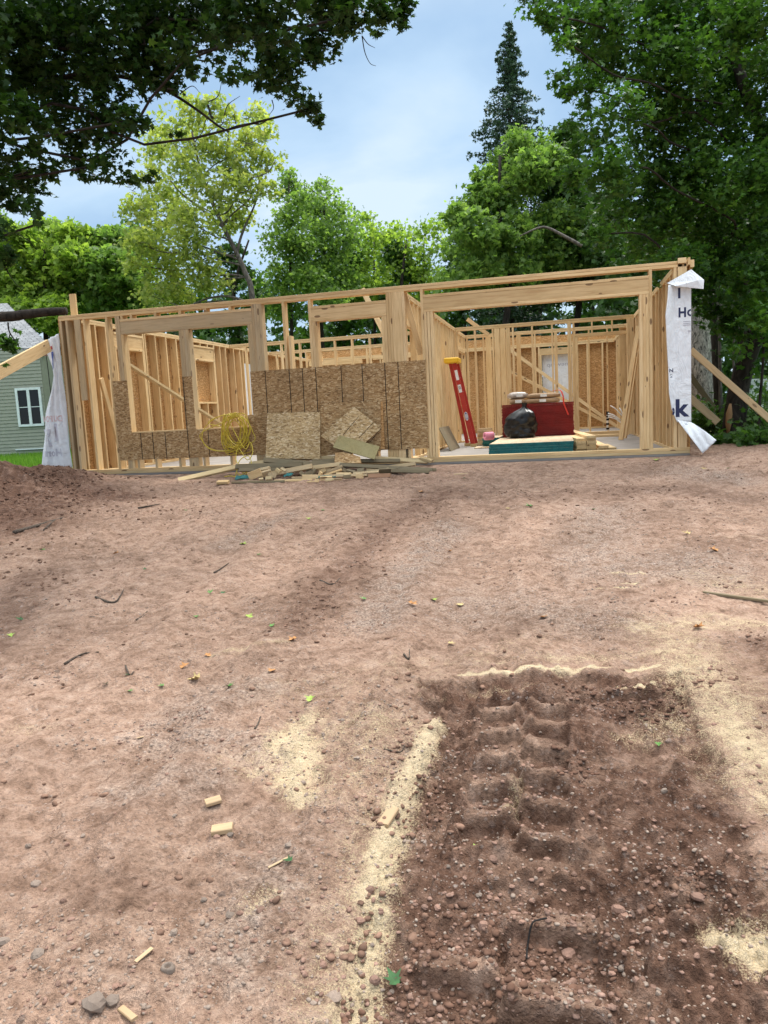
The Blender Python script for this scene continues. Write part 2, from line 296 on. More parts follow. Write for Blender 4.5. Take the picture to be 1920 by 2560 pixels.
def detail(x, y, moist=None):
    d = np.hypot(x-CAM[0], y-CAM[1]); m = poly_mask(x, y, MOIST, .05) if moist is None else moist
    z = .07*fbm(x*1.1, y*1.1, 4, 1)+.075*fbm(x*5, y*3.5, 5, 9, .62)+.03*(.5-np.abs(vn(x*7+.6*vn(x*3, y*3, 8), y*5, 19)-.5)*2)*sm(.45, .6, vn(x*1.7, y*1.7, 23))
    z = z-.035*m
    rough = sm(.50, .62, vn(x*.9, y*.9, 77))*.5+m*.9
    mo = np.exp(-((x+1.0)/1.9)**2-((y+1.8)/1.5)**2)
    rid = 1-np.abs(2*vn(x*6, y*6, 21)-1); z = z+mo*(.34*fbm(x*2.6, y*2.6, 4, 5)+.14*(rid-.5)+.17*fbm(x*8, y*8, 4, 15, .6))
    cl = np.maximum(vn(x*24, y*24, 31)-.55, 0)*2+np.maximum(vn(x*52, y*52, 41)-.5, 0); z = z+(rough*.03+.004)*cl
    z = z+.022*fbm(x*18, y*14, 3, 61, .6)*(1-.0*m)
    # long shallow wheel ruts running up the slope
    for x0, y0, x1, y1, wd in ((5.6, -9, 5.0, -2, .22), (7.1, -9, 6.6, -1.5, .22)):
        L_ = math.hypot(x1-x0, y1-y0); ux, uy = (x1-x0)/L_, (y1-y0)/L_; t = -(x-x0)*uy+(y-y0)*ux; s = (x-x0)*ux+(y-y0)*uy
        z = z+sm(0, 1, s)*(1-sm(L_-1, L_, s))*(-.025*np.exp(-(t/wd)**2)+.018*np.exp(-((np.abs(t)-wd*1.7)/.1)**2))*(.6+1.2*vn(x*2, y*2, 3))
    # scraped step and trough
    a, b = atg(1060, 1745)[:2], atg(1700, 1745)[:2]; L_ = np.hypot(*(b-a)); u = (b-a)/L_; s = (x-a[0])*u[0]+(y-a[1])*u[1]; t = -(x-a[0])*u[1]+(y-a[1])*u[0]+.02*fbm(x*3, y*3, 2, 8)
    z = z+sm(-.1, .1, s)*(1-sm(L_-.1, L_+.1, s))*(.022*np.exp(-((t-.025)/.022)**2)-.03*np.exp(-((t+.02)/.02)**2))
    a, b = atg(1380, 2235)[:2], atg(1920, 2220)[:2]; L_ = np.hypot(*(b-a)); u = (b-a)/L_; s = (x-a[0])*u[0]+(y-a[1])*u[1]; t = -(x-a[0])*u[1]+(y-a[1])*u[0]+.03*fbm(x*3, y*3, 2, 8)
    z = z+sm(-.15, .1, s)*(-.04*np.exp(-((t)/.045)**2)+.012*np.exp(-((t+.09)/.03)**2))
    tz = treads(x, y); z = z*(1-.7*np.maximum(TM, TR))+tz
    flatn = 1-np.exp(-((y)/.25)**2)*((x > -.1)&(x < 9.2))*.9
    return z*flatn
def gh(x, y): return gz(x, y)+detail(np.asarray(x, float), np.asarray(y, float))
def make_ground():
    dd = list(np.exp(np.concatenate([np.arange(0, math.log(1.7), .0062), np.arange(math.log(1.7), math.log(4.6), .0034), np.arange(math.log(4.6), math.log(12.6), .0062)])))
    while dd[-1] < 900: dd.append(dd[-1]*1.09+.1)
    dd = np.array([-300, -60, -15, -4, -1, 0, .5, .8]+dd); u = np.arange(-.72, .7201, .0021); e = np.exp(np.linspace(math.log(.05), math.log(900), 42))
    Wd = np.maximum(dd, 1)
    lat = np.concatenate([-(.72*Wd[:, None]+e[::-1][None]), u[None]*Wd[:, None], .72*Wd[:, None]+e[None]], 1)
    D = np.repeat(dd[:, None], lat.shape[1], 1)
    X = CAM[0]-sy_*D+cy_*lat; Y = CAM[1]+cy_*D+sy_*lat
    nr, nc = X.shape; x = X.ravel(); y = Y.ravel()
    moist = poly_mask(x+.05*fbm(x*4, y*4, 3, 2), y+.05*fbm(x*4+9, y*4, 3, 4), MOIST, .035)
    far = np.hypot(x-CAM[0], y-CAM[1]) > 16
    z = gz(x, y)+np.where(far, 0.06*fbm(x*.2, y*.2, 2, 3), detail(x, y, moist))
    jx = .028*fbm(x*7+3, y*7, 3, 71); jy = .022*fbm(x*7, y*7+8, 3, 73); xs, ys = x+jx, y+jy
    saw = np.zeros_like(x)
    for I, ch in ((.95, [(1085, 1790, 22), (1060, 1860, 30), (1010, 1950, 40), (985, 2050, 45), (950, 2150, 48), (930, 2300, 50), (900, 2420, 55), (880, 2560, 65)]),
                  (.8, [(770, 1800, 45), (700, 1860, 45)]), (.85, [(760, 1850, 60), (740, 1940, 60), (760, 1990, 45)]), (.6, [(630, 1930, 25), (720, 1890, 50)]), (.45, [(860, 1820, 120), (960, 1800, 80), (900, 1950, 60)]),
                  (.35, [(820, 2250, 80), (800, 2500, 110)]), (.42, [(1040, 1820, 70), (940, 2050, 95), (870, 2300, 105), (810, 2560, 120)]), (.48, [(640, 1900, 80), (760, 1850, 100), (790, 1990, 80)]), (.5, [(1660, 1560, 90), (1800, 1750, 150), (1900, 1950, 120)]), (.4, [(1750, 1450, 90), (1900, 1480, 90)]),
                  (.62, [(1690, 1640, 80), (1790, 1750, 110), (1880, 1900, 100), (1930, 2010, 70)]), (.8, [(1830, 1830, 70), (1900, 1900, 80)]), (.55, [(1600, 1570, 60), (1750, 1550, 70), (1900, 1560, 60)]), (.5, [(1560, 1840, 30), (1690, 1800, 70)]),
                  (1., [(1790, 2320, 40), (1860, 2350, 70), (1980, 2380, 110)]), (1., [(1535, 1436, 11), (1605, 1438, 10)]), (.95, [(1560, 1464, 9), (1590, 1462, 9)]), (.9, [(1490, 1478, 4), (1600, 1475, 6)]),
                  (1., [(1150, 1676, 7), (1250, 1682, 9), (1400, 1680, 11), (1500, 1674, 9), (1650, 1670, 6)]), (.45, [(1200, 1655, 25), (1640, 1640, 30)]), (.95, [(1555, 1722, 14), (1625, 1724, 16)]), (.42, [(1180, 1705, 16), (1250, 1720, 20), (1340, 1712, 16)]),
                  (.5, [(540, 1628, 22), (640, 1625, 20), (720, 1610, 14)]), (.35, [(40, 1830, 40), (130, 1815, 30)]), (.5, [(1810, 1344, 5), (1920, 1343, 8)]), (.5, [(620, 2270, 45), (680, 2240, 30)]), (.45, [(1280, 2040, 20), (1290, 1950, 20)]), (.28, [(1000, 1700, 120), (700, 1730, 90), (1350, 1600, 90)])):
        saw = np.maximum(saw, chain_mask(xs, ys, ch, I))
    mo = np.zeros_like(x)
    for I, ch in ((1., [(0, 1300, 170), (120, 1230, 110), (230, 1240, 90), (330, 1240, 50)]), (.5, [(60, 1450, 70), (0, 1620, 40)]), (.58, [(1120, 1235, 60), (1000, 1290, 60), (900, 1380, 65), (820, 1480, 65), (740, 1570, 60)]), (.4, [(1250, 1260, 50), (1400, 1230, 40), (1700, 1220, 50), (1860, 1250, 40)]),
                  (.4, [(1250, 1580, 40), (1330, 1560, 40)]), (.6, [(1890, 1610, 40), (1960, 1630, 50)]), (.45, [(230, 2230, 70), (400, 2240, 60)]), (.35, [(250, 2050, 60), (330, 2020, 40)])):
        mo = np.maximum(mo, chain_mask(xs, ys, ch, I))
    gm = np.exp(-((x+.9+jx*6)/2.7)**2-((y+2.7+jy*6)/2.7)**2); mo = np.maximum(mo, 1.1*sm(.12, .6, gm))  # moist soil tone, strengthened so the mound's shade sits in the colour too
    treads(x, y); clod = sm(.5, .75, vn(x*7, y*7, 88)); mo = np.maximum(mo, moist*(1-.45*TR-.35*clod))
    gr = np.zeros_like(x)
    for I, ch in ((.8, [(1130, 1320, 50), (1010, 1440, 60), (940, 1560, 60)]), (.7, [(1500, 1280, 70), (1500, 1420, 100), (1750, 1420, 130)]), (.7, [(560, 1360, 40), (720, 1290, 30)]), (.6, [(500, 1750, 70), (650, 1720, 60), (400, 1830, 70), (700, 1880, 60)]), (.6, [(700, 2150, 60), (600, 2400, 120)]), (.6, [(1200, 1500, 120), (1500, 1550, 100)]), (.5, [(300, 1980, 60), (520, 1950, 60)]), (.7, [(1700, 1180, 60), (1850, 1200, 50)])):
        gr = np.maximum(gr, chain_mask(xs, ys, ch, I))
    grass = np.maximum(sm(1.5, 3.5, y)*(1-((x > -1.0) & (x < 10.2) & (y < 12.5)).astype(float)), sm(-1.6, -3.2, x)*sm(-1, .5, y))
    grass = np.where(x > 9.1, np.maximum(0, sm(10.2, 11.2, x)*sm(-.6, .4, y)), grass)
    idx = np.arange(nr*nc).reshape(nr, nc); q = np.stack([idx[:-1, :-1], idx[:-1, 1:], idx[1:, 1:], idx[1:, :-1]], -1).reshape(-1, 4)
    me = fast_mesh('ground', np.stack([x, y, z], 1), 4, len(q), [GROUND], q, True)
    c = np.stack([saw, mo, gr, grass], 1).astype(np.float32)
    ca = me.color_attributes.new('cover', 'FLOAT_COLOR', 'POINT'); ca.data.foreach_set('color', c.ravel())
    return ob('ground', me, kind='structure')
m, nt, b = mat('dirt', .95, .15); GROUND = m
tc = N(nt, 'ShaderNodeTexCoord'); V = tc.outputs['Object']; at = N(nt, 'ShaderNodeAttribute', attribute_name='cover'); sp = N(nt, 'ShaderNodeSeparateColor'); L(nt, at.outputs['Color'], sp.inputs[0])
n1 = noise(nt, V, 1.3, 6, .6, .5); n2 = noise(nt, V, 12, 6, .65, .4); n3 = noise(nt, V, 70, 4, .6); n4 = noise(nt, V, 170, 3, .7); n2b = noise(nt, V, 14, 6, .75, .6); n5 = noise(nt, V, 32, 5, .75, .3)
dirt = ramp(nt, n2, [(.28, (.14, .086, .06)), (.40, (.28, .18, .13)), (.55, (.385, .26, .195)), (.72, (.46, .335, .265))])
dirt = mixc(nt, .55, dirt, ramp(nt, n1, [(.36, (.60, .53, .48)), (.48, (.9, .87, .84)), (.6, (1.12, 1.08, 1.04))]), 'MULTIPLY')
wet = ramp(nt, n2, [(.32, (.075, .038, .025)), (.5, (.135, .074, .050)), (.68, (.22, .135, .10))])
grv = ramp(nt, n3, [(.3, (.13, .10, .082)), (.48, (.29, .225, .185)), (.6, (.40, .315, .26)), (.75, (.55, .45, .38))])
grv_f = M_(nt, 'MULTIPLY', sp.outputs[2], ramp(nt, n2, [(.38, (.1, .1, .1)), (.6, (1, 1, 1))]))
c = mixc(nt, grv_f, dirt, grv)
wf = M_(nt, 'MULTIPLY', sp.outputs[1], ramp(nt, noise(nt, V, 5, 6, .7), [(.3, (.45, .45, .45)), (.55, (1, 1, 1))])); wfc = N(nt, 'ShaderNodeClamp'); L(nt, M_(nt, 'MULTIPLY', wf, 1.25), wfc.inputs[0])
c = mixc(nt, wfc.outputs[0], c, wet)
sm_ = ramp(nt, noise(nt, V, .8, 4, .6, .4), [(.40, (.25, .25, .25)), (.58, (1, 1, 1))]); c = mixc(nt, M_(nt, 'MULTIPLY', sm_, .85), c, ramp(nt, n5, [(.32, (.52, .48, .45)), (.42, (.92, .91, .90)), (.6, (1.08, 1.08, 1.07)), (.74, (1.3, 1.28, 1.26))]), 'MULTIPLY')  # speckle multiply paints clod shadows into the dirt along with its grain
def vpeb(sc, thr_, dmax):
    vo = N(nt, 'ShaderNodeTexVoronoi'); vo.inputs['Scale'].default_value = sc; L(nt, V, vo.inputs[0]); s = N(nt, 'ShaderNodeSeparateColor'); L(nt, vo.outputs['Color'], s.inputs[0])
    mr = N(nt, 'ShaderNodeMapRange'); L(nt, vo.outputs['Distance'], mr.inputs[0]); mr.inputs[1].default_value = dmax; mr.inputs[2].default_value = dmax*.55; mr.inputs[3].default_value = 0; mr.inputs[4].default_value = 1
    return M_(nt, 'MULTIPLY', mr.outputs[0], M_(nt, 'GREATER_THAN', s.outputs[0], thr_)), s.outputs[1]
gdens = M_(nt, 'ADD', M_(nt, 'MULTIPLY', sp.outputs[2], .7), ramp(nt, noise(nt, V, 3.3, 4, .6), [(.42, (.05, .05, .05)), (.62, (.8, .8, .8))]))
gcl = N(nt, 'ShaderNodeClamp'); L(nt, gdens, gcl.inputs[0])
pbh = None
for sc_, th_, dm_ in ((48, .72, .42), (95, .6, .42), (22, .90, .36)):
    pm, pc = vpeb(sc_, th_, dm_); pm = M_(nt, 'MULTIPLY', pm, gcl.outputs[0]); c = mixc(nt, M_(nt, 'MULTIPLY', pm, .85), c, ramp(nt, pc, [(0, (.10, .075, .065)), (.4, (.20, .145, .12)), (.7, (.33, .25, .215)), (1, (.50, .42, .37))]))
    pm2 = M_(nt, 'MULTIPLY', pm, 30./sc_); pbh = pm2 if pbh is None else M_(nt, 'ADD', pbh, pm2)
c = mixc(nt, .75, c, ramp(nt, n3, [(.3, (.62, .6, .58)), (.5, (1, 1, 1)), (.72, (1.25, 1.25, 1.24))]), 'MULTIPLY')
thr = M_(nt, 'ADD', ramp(nt, n4, [(.36, (0, 0, 0)), (.64, (.62, .62, .62))]), ramp(nt, n2b, [(.34, (0, 0, 0)), (.66, (.45, .45, .45))])); sf = N(nt, 'ShaderNodeMapRange'); L(nt, M_(nt, 'SUBTRACT', sp.outputs[0], thr), sf.inputs[0]); sf.inputs[1].default_value = -.15; sf.inputs[2].default_value = .30; sf.inputs[4].default_value = .88
saw = ramp(nt, n4, [(.3, (.52, .39, .23)), (.55, (.68, .55, .36)), (.7, (.82, .72, .54))])
c = mixc(nt, sf.outputs[0], c, saw)
gc = ramp(nt, n3, [(.3, (.05, .12, .015)), (.6, (.12, .24, .03))]); c = mixc(nt, at.outputs['Alpha'], c, gc)
L(nt, c, b.inputs['Base Color'])
hh = M_(nt, 'ADD', M_(nt, 'MULTIPLY', n3, .55), M_(nt, 'MULTIPLY', n4, .25)); hh = M_(nt, 'ADD', hh, M_(nt, 'MULTIPLY', n2, 1.2)); hh = M_(nt, 'ADD', hh, M_(nt, 'MULTIPLY', M_(nt, 'MULTIPLY', n5, sm_), 1.3)); hh = M_(nt, 'ADD', hh, M_(nt, 'MULTIPLY', pbh, .55)); bump(nt, b, hh, .9, .03)
make_ground()

# ------------------------------------------------------------------ lumber helpers
_bc = {}
def boardmesh(name, a, b_, l, m, ease=.003):
    k = (round(a, 4), round(b_, 4), round(l, 4), m.name)
    if k not in _bc:
        x, y, z, e = a/2, b_/2, l/2, min(ease, a/4, b_/4)
        ring = [(x-e, -y), (x, -y+e), (x, y-e), (x-e, y), (-x+e, y), (-x, y-e), (-x, -y+e), (-x+e, -y)]
        V = [(p, q, -z) for p, q in ring]+[(p, q, z) for p, q in ring]
        F = [(i, (i+1) % 8, 8+(i+1) % 8, 8+i) for i in range(8)]+[tuple(range(7, -1, -1)), tuple(range(8, 16))]
        _bc[k] = mesh(name, V, F, [m])
    return _bc[k]
def bx(name, x0, x1, y0, y1, z0, z1, m=None, parent=None, **k):
    m = m or WOOD; d = [x1-x0, y1-y0, z1-z0]; c = Vector(((x0+x1)/2, (y0+y1)/2, (z0+z1)/2)); a = d.index(max(d))
    R = {2: Matrix(((1, 0, 0), (0, 1, 0), (0, 0, 1))), 0: Matrix(((0, 0, 1), (1, 0, 0), (0, 1, 0))), 1: Matrix(((0, 1, 0), (0, 0, 1), (1, 0, 0)))}[a]
    la, lb, ll = {2: (d[0], d[1], d[2]), 0: (d[1], d[2], d[0]), 1: (d[2], d[0], d[1])}[a]
    return ob(name, boardmesh(name, la, lb, ll, m), parent, Matrix.Translation(c) @ R.to_4x4(), **k)
def frame_mat(p0, p1, wd):
    p0, p1 = Vector(map(float, p0)), Vector(map(float, p1)); z = (p1-p0).normalized(); x = Vector(map(float, wd)); x = (x-z*x.dot(z)).normalized(); y = z.cross(x)
    M = Matrix((x, y, z)).transposed().to_4x4(); M.translation = (p0+p1)/2; return M, (p1-p0).length
def bd(name, p0, p1, wd, w_, t, m=None, parent=None, **k):     # board from p0 to p1, its width w_ along wd
    M, l = frame_mat(p0, p1, wd); return ob(name, boardmesh(name, w_, t, l, m or WOOD), parent, M, **k)

# ------------------------------------------------------------------ the house frame
TP = .038; H1, H0 = 2.384, 2.46; XR = 9.144
house = empty('timber_house', (4.57, 0, 0), label='unfinished timber stud house frame with a garage opening, standing on a concrete slab', cat='house frame')
sl = MB(); sl.box(0, XR, .005, 12.1, -.32, 0, 0); sl.box(-.004, XR+.004, -.006, .005, -.32, -.02, 1); sl.build('slab', [CONC, CONCS], house)
# front wall: the two layers of the top plate are the part, the rest are its sub-parts
def wall_part(x0, x1, y0, y1, label, horizontal_x=True, m=None, z0=H1, z1=H0):
    zm = (z0+z1)/2
    o = bx('wall_frame', x0, x1, y0, y1, z0, zm-.001, m, house, label=label)
    bx('top_plate', x0 if not horizontal_x else x0+.0, x1, y0, y1, zm+.001, z1, m, o); return o
FRONT = wall_part(0, 9.12, 0, .14, 'front wall with window headers and the wide garage header')
def st(x0, x1, z0=.076, z1=H1, y0=0., y1=.14, name='stud', p=None, m=None): return bx(name, x0, x1, y0, y1, z0, z1, m, p or FRONT)
bx('sill_plate', 0, XR, .0, .14, .0, .037, WOODT, FRONT); bx('bottom_plate', 0, XR, .0, .14, .038, .076, WOOD, FRONT)
WLF = WOODW  # duller pine on the left front puts the canopy's shade into the colour
for a in (.0, .105): st(a, a+.038, m=WLF)
st(.04, .10, y0=.10, m=WLF); st(.255, .36, 1.16, H1, .0, .038, 'blocking', m=WLF)
for a in (.405, .79): st(a, a+.038)
for a in (.955, .994): st(a, a+.037, m=WLF)
st(1.033, 1.071, z1=2.108, name='jack_stud')
for i in range(4): st(1.99+.039*i, 1.99+.039*i+.038, z1=2.108, name='jack_stud', m=WLF)
for a in (3.085, 3.124): st(a, a+.038, z1=2.108, name='jack_stud', m=WLF)
for i in range(4): st(3.163+.039*i, 3.201+.039*i, m=WLF)
st(3.63, 3.668)
st(4.025, 4.063); st(4.065, 4.103, z1=2.068, name='jack_stud'); st(4.104, 4.142, z1=2.068, name='jack_stud')
for a in (5.085, 5.124): st(a, a+.038, z1=2.068, name='jack_stud')
for a in (5.165, 5.204): st(a, a+.037)
st(5.243, 5.383, y1=.038); st(5.385, 5.423)
st(5.65, 5.688)
for i in range(3): st(5.69+.043*i, 5.728+.043*i, z1=2.079, name='jack_stud')
for i in range(3): st(8.53+.039*i, 8.568+.039*i, z1=2.079, name='jack_stud')
st(8.648, 8.688); st(8.95, 8.988); st(9.0, 9.11, y1=.04, z1=2.42)
for x0, x1, z0, z1 in ((.995+.04, 3.161, 2.11, 2.333), (4.064, 5.163, 2.07, 2.285), (5.689, 8.647, 2.08, 2.312)):
    bx('header_plate', x0, x1, .0, .14, z0, z0+.037, WLF if x0 < 4 else WOOD, FRONT); bx('header', x0, x1, .004, .042, z0+.038, z1-.039, WLF if x0 < 4 else WOOD, FRONT); bx('header', x0, x1, .10, .138, z0+.038, z1-.039, None, FRONT)
    bx('header_plate', x0, x1, .0, .14, z1-.038, z1, None, FRONT)
for x in (1.05, 1.21, 1.61, 2.01, 2.42, 2.81): st(x, x+.038, 2.334, H1, name='cripple_stud')
for x in (1.12, 1.42, 1.82, 2.22, 2.66, 5.345): st(x, x+.038, z1=.60 if x < 5 else 1.4, name='cripple_stud', m=WLF)
for x in (3.65, 4.45, 4.86): st(x+.05, x+.088, z1=1.9 if x == 3.65 else 1.39, name='cripple_stud')
bx('window_sill', 1.072, 1.989, .0, .14, .60, .637, None, FRONT); bx('window_sill', 2.147, 3.084, .0, .14, .60, .637, None, FRONT)
bx('block', 9.0, 9.10, -.035, .0, 2.425, 2.49, None, FRONT); bx('block', 9.121, 9.15, -.02, .14, 2.40, 2.49, None, FRONT); bx('block', 9.152, 9.20, .0, .3, 2.37, 2.46, None, FRONT)
bd('brace', atp(1010, 733, 1, .165), atp(1053, 886, 1, .165), (1, 0, 0), .085, .038, None, FRONT)
bd('brace', atp(1010, 733, 1, .23)+np.array([-.9, 1.2, .3]), atp(1053, 886, 1, .23)+np.array([-.2, .6, -.6]), (1, 0, 0), .085, .038, None, FRONT)
# board standing up behind the left corner
bx('corner_board', .12, .225, .145, .183, 1.9, 2.80, None, FRONT)
# front sheathing, with the black snap lines
def sheath(rects, lines, y0=-.013, y1=-.001, mats=None, parent=None, name='sheathing', axis=1, label=None):
    for (a0, a1, z0, z1) in rects:
        mb = MB()
        if axis == 1: mb.box(a0, a1, y0, y1, z0, z1)
        else: mb.box(y0, y1, a0, a1, z0, z1)
        for (la, l0, l1, sl_) in lines:
            if a0 < la < a1 and l0 < z1 and l1 > z0:
                q0, q1 = max(l0, z0+.002), min(l1, z1-.002)
                if axis == 1: mb.add([(la-.005, y0-.002, q0), (la+.005, y0-.002, q0), (la+.005, y0+.003, q0), (la-.005, y0+.003, q0), (la-.005+sl_, y0-.002, q1), (la+.005+sl_, y0-.002, q1), (la+.005+sl_, y0+.003, q1), (la-.005+sl_, y0+.003, q1)], BF, 1)
        mb.build(name, mats or [OSB, BLACK], parent or FRONT, label=label)
ln = [(x, .2, 1.43, .006) for x in (3.31, 3.68, 3.88, 4.08, 4.46, 4.77, 5.10, 5.29)]+[(x, .2, .62, .003) for x in (1.22, 1.42, 1.63, 2.34, 2.66, 2.93)]+[(2.005, .2, 1.42, 0)]
sheath([(.825, 1.07, .205, 1.42), (3.083, 5.683, .205, 1.43), (1.990, 2.146, .62, 1.42)], ln)
sheath([(1.071, 1.999, .205, .617), (2.0, 3.082, .205, .617)], ln)
sheath([(2.93, 3.082, .618, .80)], [], y0=.145, y1=.157)
# left side wall
LEFT = bx('wall_frame', 0, .14, .141, 12, H1, 2.421, None, house, label='left side wall clad in strand board on the outside'); bx('top_plate', 0, .14, .141, 12, 2.423, H0, None, LEFT)
bx('bottom_plate', .0, .14, .141, 12, .0, .038, None, LEFT)
def sty(parent, x0, x1, y, z0=.039, z1=H1-.001, name='stud', t=.038, m=None): return bx(name, x0, x1, y, y+t, z0, z1, m, parent)
for y in (.19, .56, .72, 1.02, 2.21, 2.28, 2.65, 3.06, 3.47, 3.88, 4.20, 5.19, 5.50, 5.80, 6.25, 6.62, 6.80, 7.62, 7.95): sty(LEFT, 0, .14, y)
for y in (1.28, 2.17, 4.24, 5.15): sty(LEFT, 0, .14, y, z1=2.08, name='jack_stud')
for a, b_, zb, zt in ((1.32, 2.17, 2.09, 2.33), (4.28, 5.15, 2.06, 2.33)):
    bx('header_plate', .0, .14, a-.04, b_+.04, zb-.04, zb, None, LEFT); bx('header', .09, .128, a-.04, b_+.04, zb+.001, zt-.04, None, LEFT); bx('header_plate', 0, .14, a-.04, b_+.04, zt-.039, zt, None, LEFT)
    for q in (.25, .6): sty(LEFT, 0, .14, a+q, zt+.001, name='cripple_stud')
bx('window_sill', 0, .14, 4.28, 5.149, 1.12, 1.157, None, LEFT); sty(LEFT, 0, .14, 4.68, z1=1.119, name='cripple_stud'); sty(LEFT, 0, .14, 4.29, z1=1.119, name='cripple_stud')
for i in range(5): sheath([(i*2.44, min(i*2.44+2.438, 12.05), .0, 1.22), (i*2.44+.0, min(i*2.44+2.438, 12.05), 1.222, 2.44)], [], -.013, -.001, [OSBI], LEFT, axis=0)
# right side wall
RIGHT = bx('wall_frame', 9.0, XR, .141, 12, H1, 2.421, None, house, label='right side wall of closely set studs'); bx('top_plate', 9.0, XR, .141, 12, 2.423, H0, None, RIGHT)
bx('bottom_plate', 9.0, XR, .141, 12, .0, .038, None, RIGHT)
for i in range(27): sty(RIGHT, 9.0, XR, .30+.42*i)
sty(RIGHT, 8.86, 9.0, 6.0, t=.09); sty(RIGHT, 8.86, 8.999, 8.05, t=.09)
for i in range(5): sheath([(i*2.44+.05, min(i*2.44+2.438, 12.05), .0, 1.22), (i*2.44+.05, min(i*2.44+2.438, 12.05), 1.222, 2.44)], [], XR+.001, XR+.013, [OSBI], RIGHT, axis=0)
# wall between the rooms and the garage
GAR = bx('wall_frame', 5.25, 5.34, .145, 8.0, H1, 2.421, None, house, label='partition wall along the left of the garage'); bx('top_plate', 5.25, 5.34, .145, 8.0, 2.423, H0, None, GAR)
bx('bottom_plate', 5.25, 5.34, .145, 6.4, .0, .038, None, GAR)
for y in (.2, 1.22, 1.55, 1.95, 2.35, 2.77, 3.18, 3.58, 3.88, 4.28, 4.65, 4.95, 5.30, 5.62, 5.90, 6.35, 7.80): sty(GAR, 5.25, 5.34, y)
bx('header', 5.25, 5.34, .24, 1.219, 1.98, 2.10, None, GAR); bx('header', 5.25, 5.34, 6.39, 7.799, 2.02, 2.13, None, GAR)
for y in (.5, .85, 6.6, 6.9, 7.25, 7.55): sty(GAR, 5.25, 5.34, y, 2.131 if y > 5 else 2.101, name='cripple_stud')
# cross walls
CW = bx('wall_frame', .141, 5.249, 6.055, 6.145, H1, 2.421, None, house, label='cross wall behind the left rooms'); bx('top_plate', .141, 8.999, 6.055, 6.145, 2.423, H0, None, CW)
CG = bx('wall_frame', 5.341, 8.999, 6.055, 6.145, H1, 2.421, None, house, label='cross wall at the back of the garage with an open doorway')
def stx(p, x0, x1, y0, z0=.039, z1=H1-.001, name='stud', m=None): return bx(name, x0, x1, y0, y0+.09, z0, z1, m, p)
for x in (.50, .93, 1.36, 1.80, 2.20, 2.62, 3.02, 3.42, 3.83, 4.24, 4.65, 5.05): stx(CW, x, x+.038, 6.055)
bx('bottom_plate', .141, 5.249, 6.055, 6.145, .0, .038, None, CW); bx('bottom_plate', 5.341, 7.89, 6.055, 6.145, .0, .038, None, CG)
for x in (5.345, 5.74, 6.12, 6.54, 6.94, 7.35, 7.68, 7.72, 8.93): stx(CG, x, x+.038, 6.055)
for x0, x1 in ((6.17, 6.28), (6.29, 6.40), (6.42, 6.50)): stx(CG, x0, x1, 6.06)
stx(CG, 7.785, 7.825, 6.055); stx(CG, 7.83, 7.89, 6.055, z1=2.08, name='jack_stud')
bx('header', 7.83, 8.929, 6.055, 6.145, 2.082, 2.15, None, CG)
for x in (8.16, 8.56): stx(CG, x, x+.03, 6.055, 2.151, name='cripple_stud')
for x0, x1, yy, zz in ((7.93, 8.92, 6.5, .10), (7.9, 8.9, 7.0, .06), (8.05, 8.75, 5.95, .05)): bx('loose_plate', x0, x1, yy, yy+.14, .0, zz, None, CG)
# short inner partition and second cross walls
CH = bx('wall_frame', 6.25, 6.34, 6.15, 7.94, H1, 2.421, None, house, label='short closet partition'); bx('top_plate', 6.25, 6.34, 6.15, 7.94, 2.423, H0, None, CH)
for y in (6.5, 6.9, 7.3, 7.6, 7.88): sty(CH, 6.25, 6.34, y)
C2 = bx('wall_frame', 5.25, 8.999, 7.95, 8.04, H1, 2.421, None, house, label='second cross wall behind the garage'); bx('top_plate', 5.25, 8.999, 7.95, 8.04, 2.423, H0, None, C2)
for x0, x1 in ((5.35, 5.39), (5.74, 5.775), (5.81, 5.94), (6.53, 6.63), (6.94, 6.975), (7.40, 7.47), (8.16, 8.195), (8.57, 8.60), (7.84, 7.88)): stx(C2, x0, x1, 7.95)
bx('bottom_plate', 5.25, 8.999, 7.95, 8.04, .0, .038, None, C2)
C3 = bx('wall_frame', .141, 5.24, 8.58, 8.67, H1, 2.421, None, house, label='far cross wall of the left rooms'); bx('top_plate', .141, 5.24, 8.58, 8.67, 2.423, H0, None, C3)
mb = MB()
for i in range(13): mb.box(.3+.405*i, .338+.405*i, 8.58, 8.67, .0, H1-.001)
mb.build('stud', [WOOD], C3, kind='stuff')
bx('header', 1.2, 2.6, 8.57, 8.68, 2.02, 2.14, None, C3); bx('header', 2.9, 4.6, 8.57, 8.68, 2.08, 2.18, None, C3)
# rear wall with the strand board standing proud above its plate
REAR = bx('wall_frame', .141, 8.999, 11.86, 12.0, H1-.03, 2.40, None, house, label='rear wall with strand board rising above its plate'); bx('top_plate', .141, 8.999, 11.86, 12.0, 2.402, 2.45, None, REAR)
mb = MB()
for i in range(17): mb.box(.3+.405*i, .338+.405*i, 11.86, 12.0, .0, H1-.035)
for x in (6.99, 7.92, 8.31, 8.72): mb.box(x-.06, x-.02, 11.86, 12.0, .0, H1-.035)
mb.build('stud', [WOOD], REAR, kind='stuff')
bx('bottom_plate', 7.9, 8.999, 11.84, 12.0, .0, .04, None, REAR)
sheath([(0, 2.43, .0, 2.66), (2.44, 4.87, .0, 2.68), (4.88, 7.02, .0, 2.68), (7.90, 9.15, .0, 2.60), (7.021, 7.899, 2.36, 2.66)], [], 12.001, 12.014, [OSBI], REAR)
bx('header', 6.97, 7.95, 11.85, 11.99, 2.12, 2.30, None, REAR)
for x in (7.0, 7.90): bx('jack_stud', x-.02, x+.02, 11.84, 11.86, 0, 2.12, None, REAR)
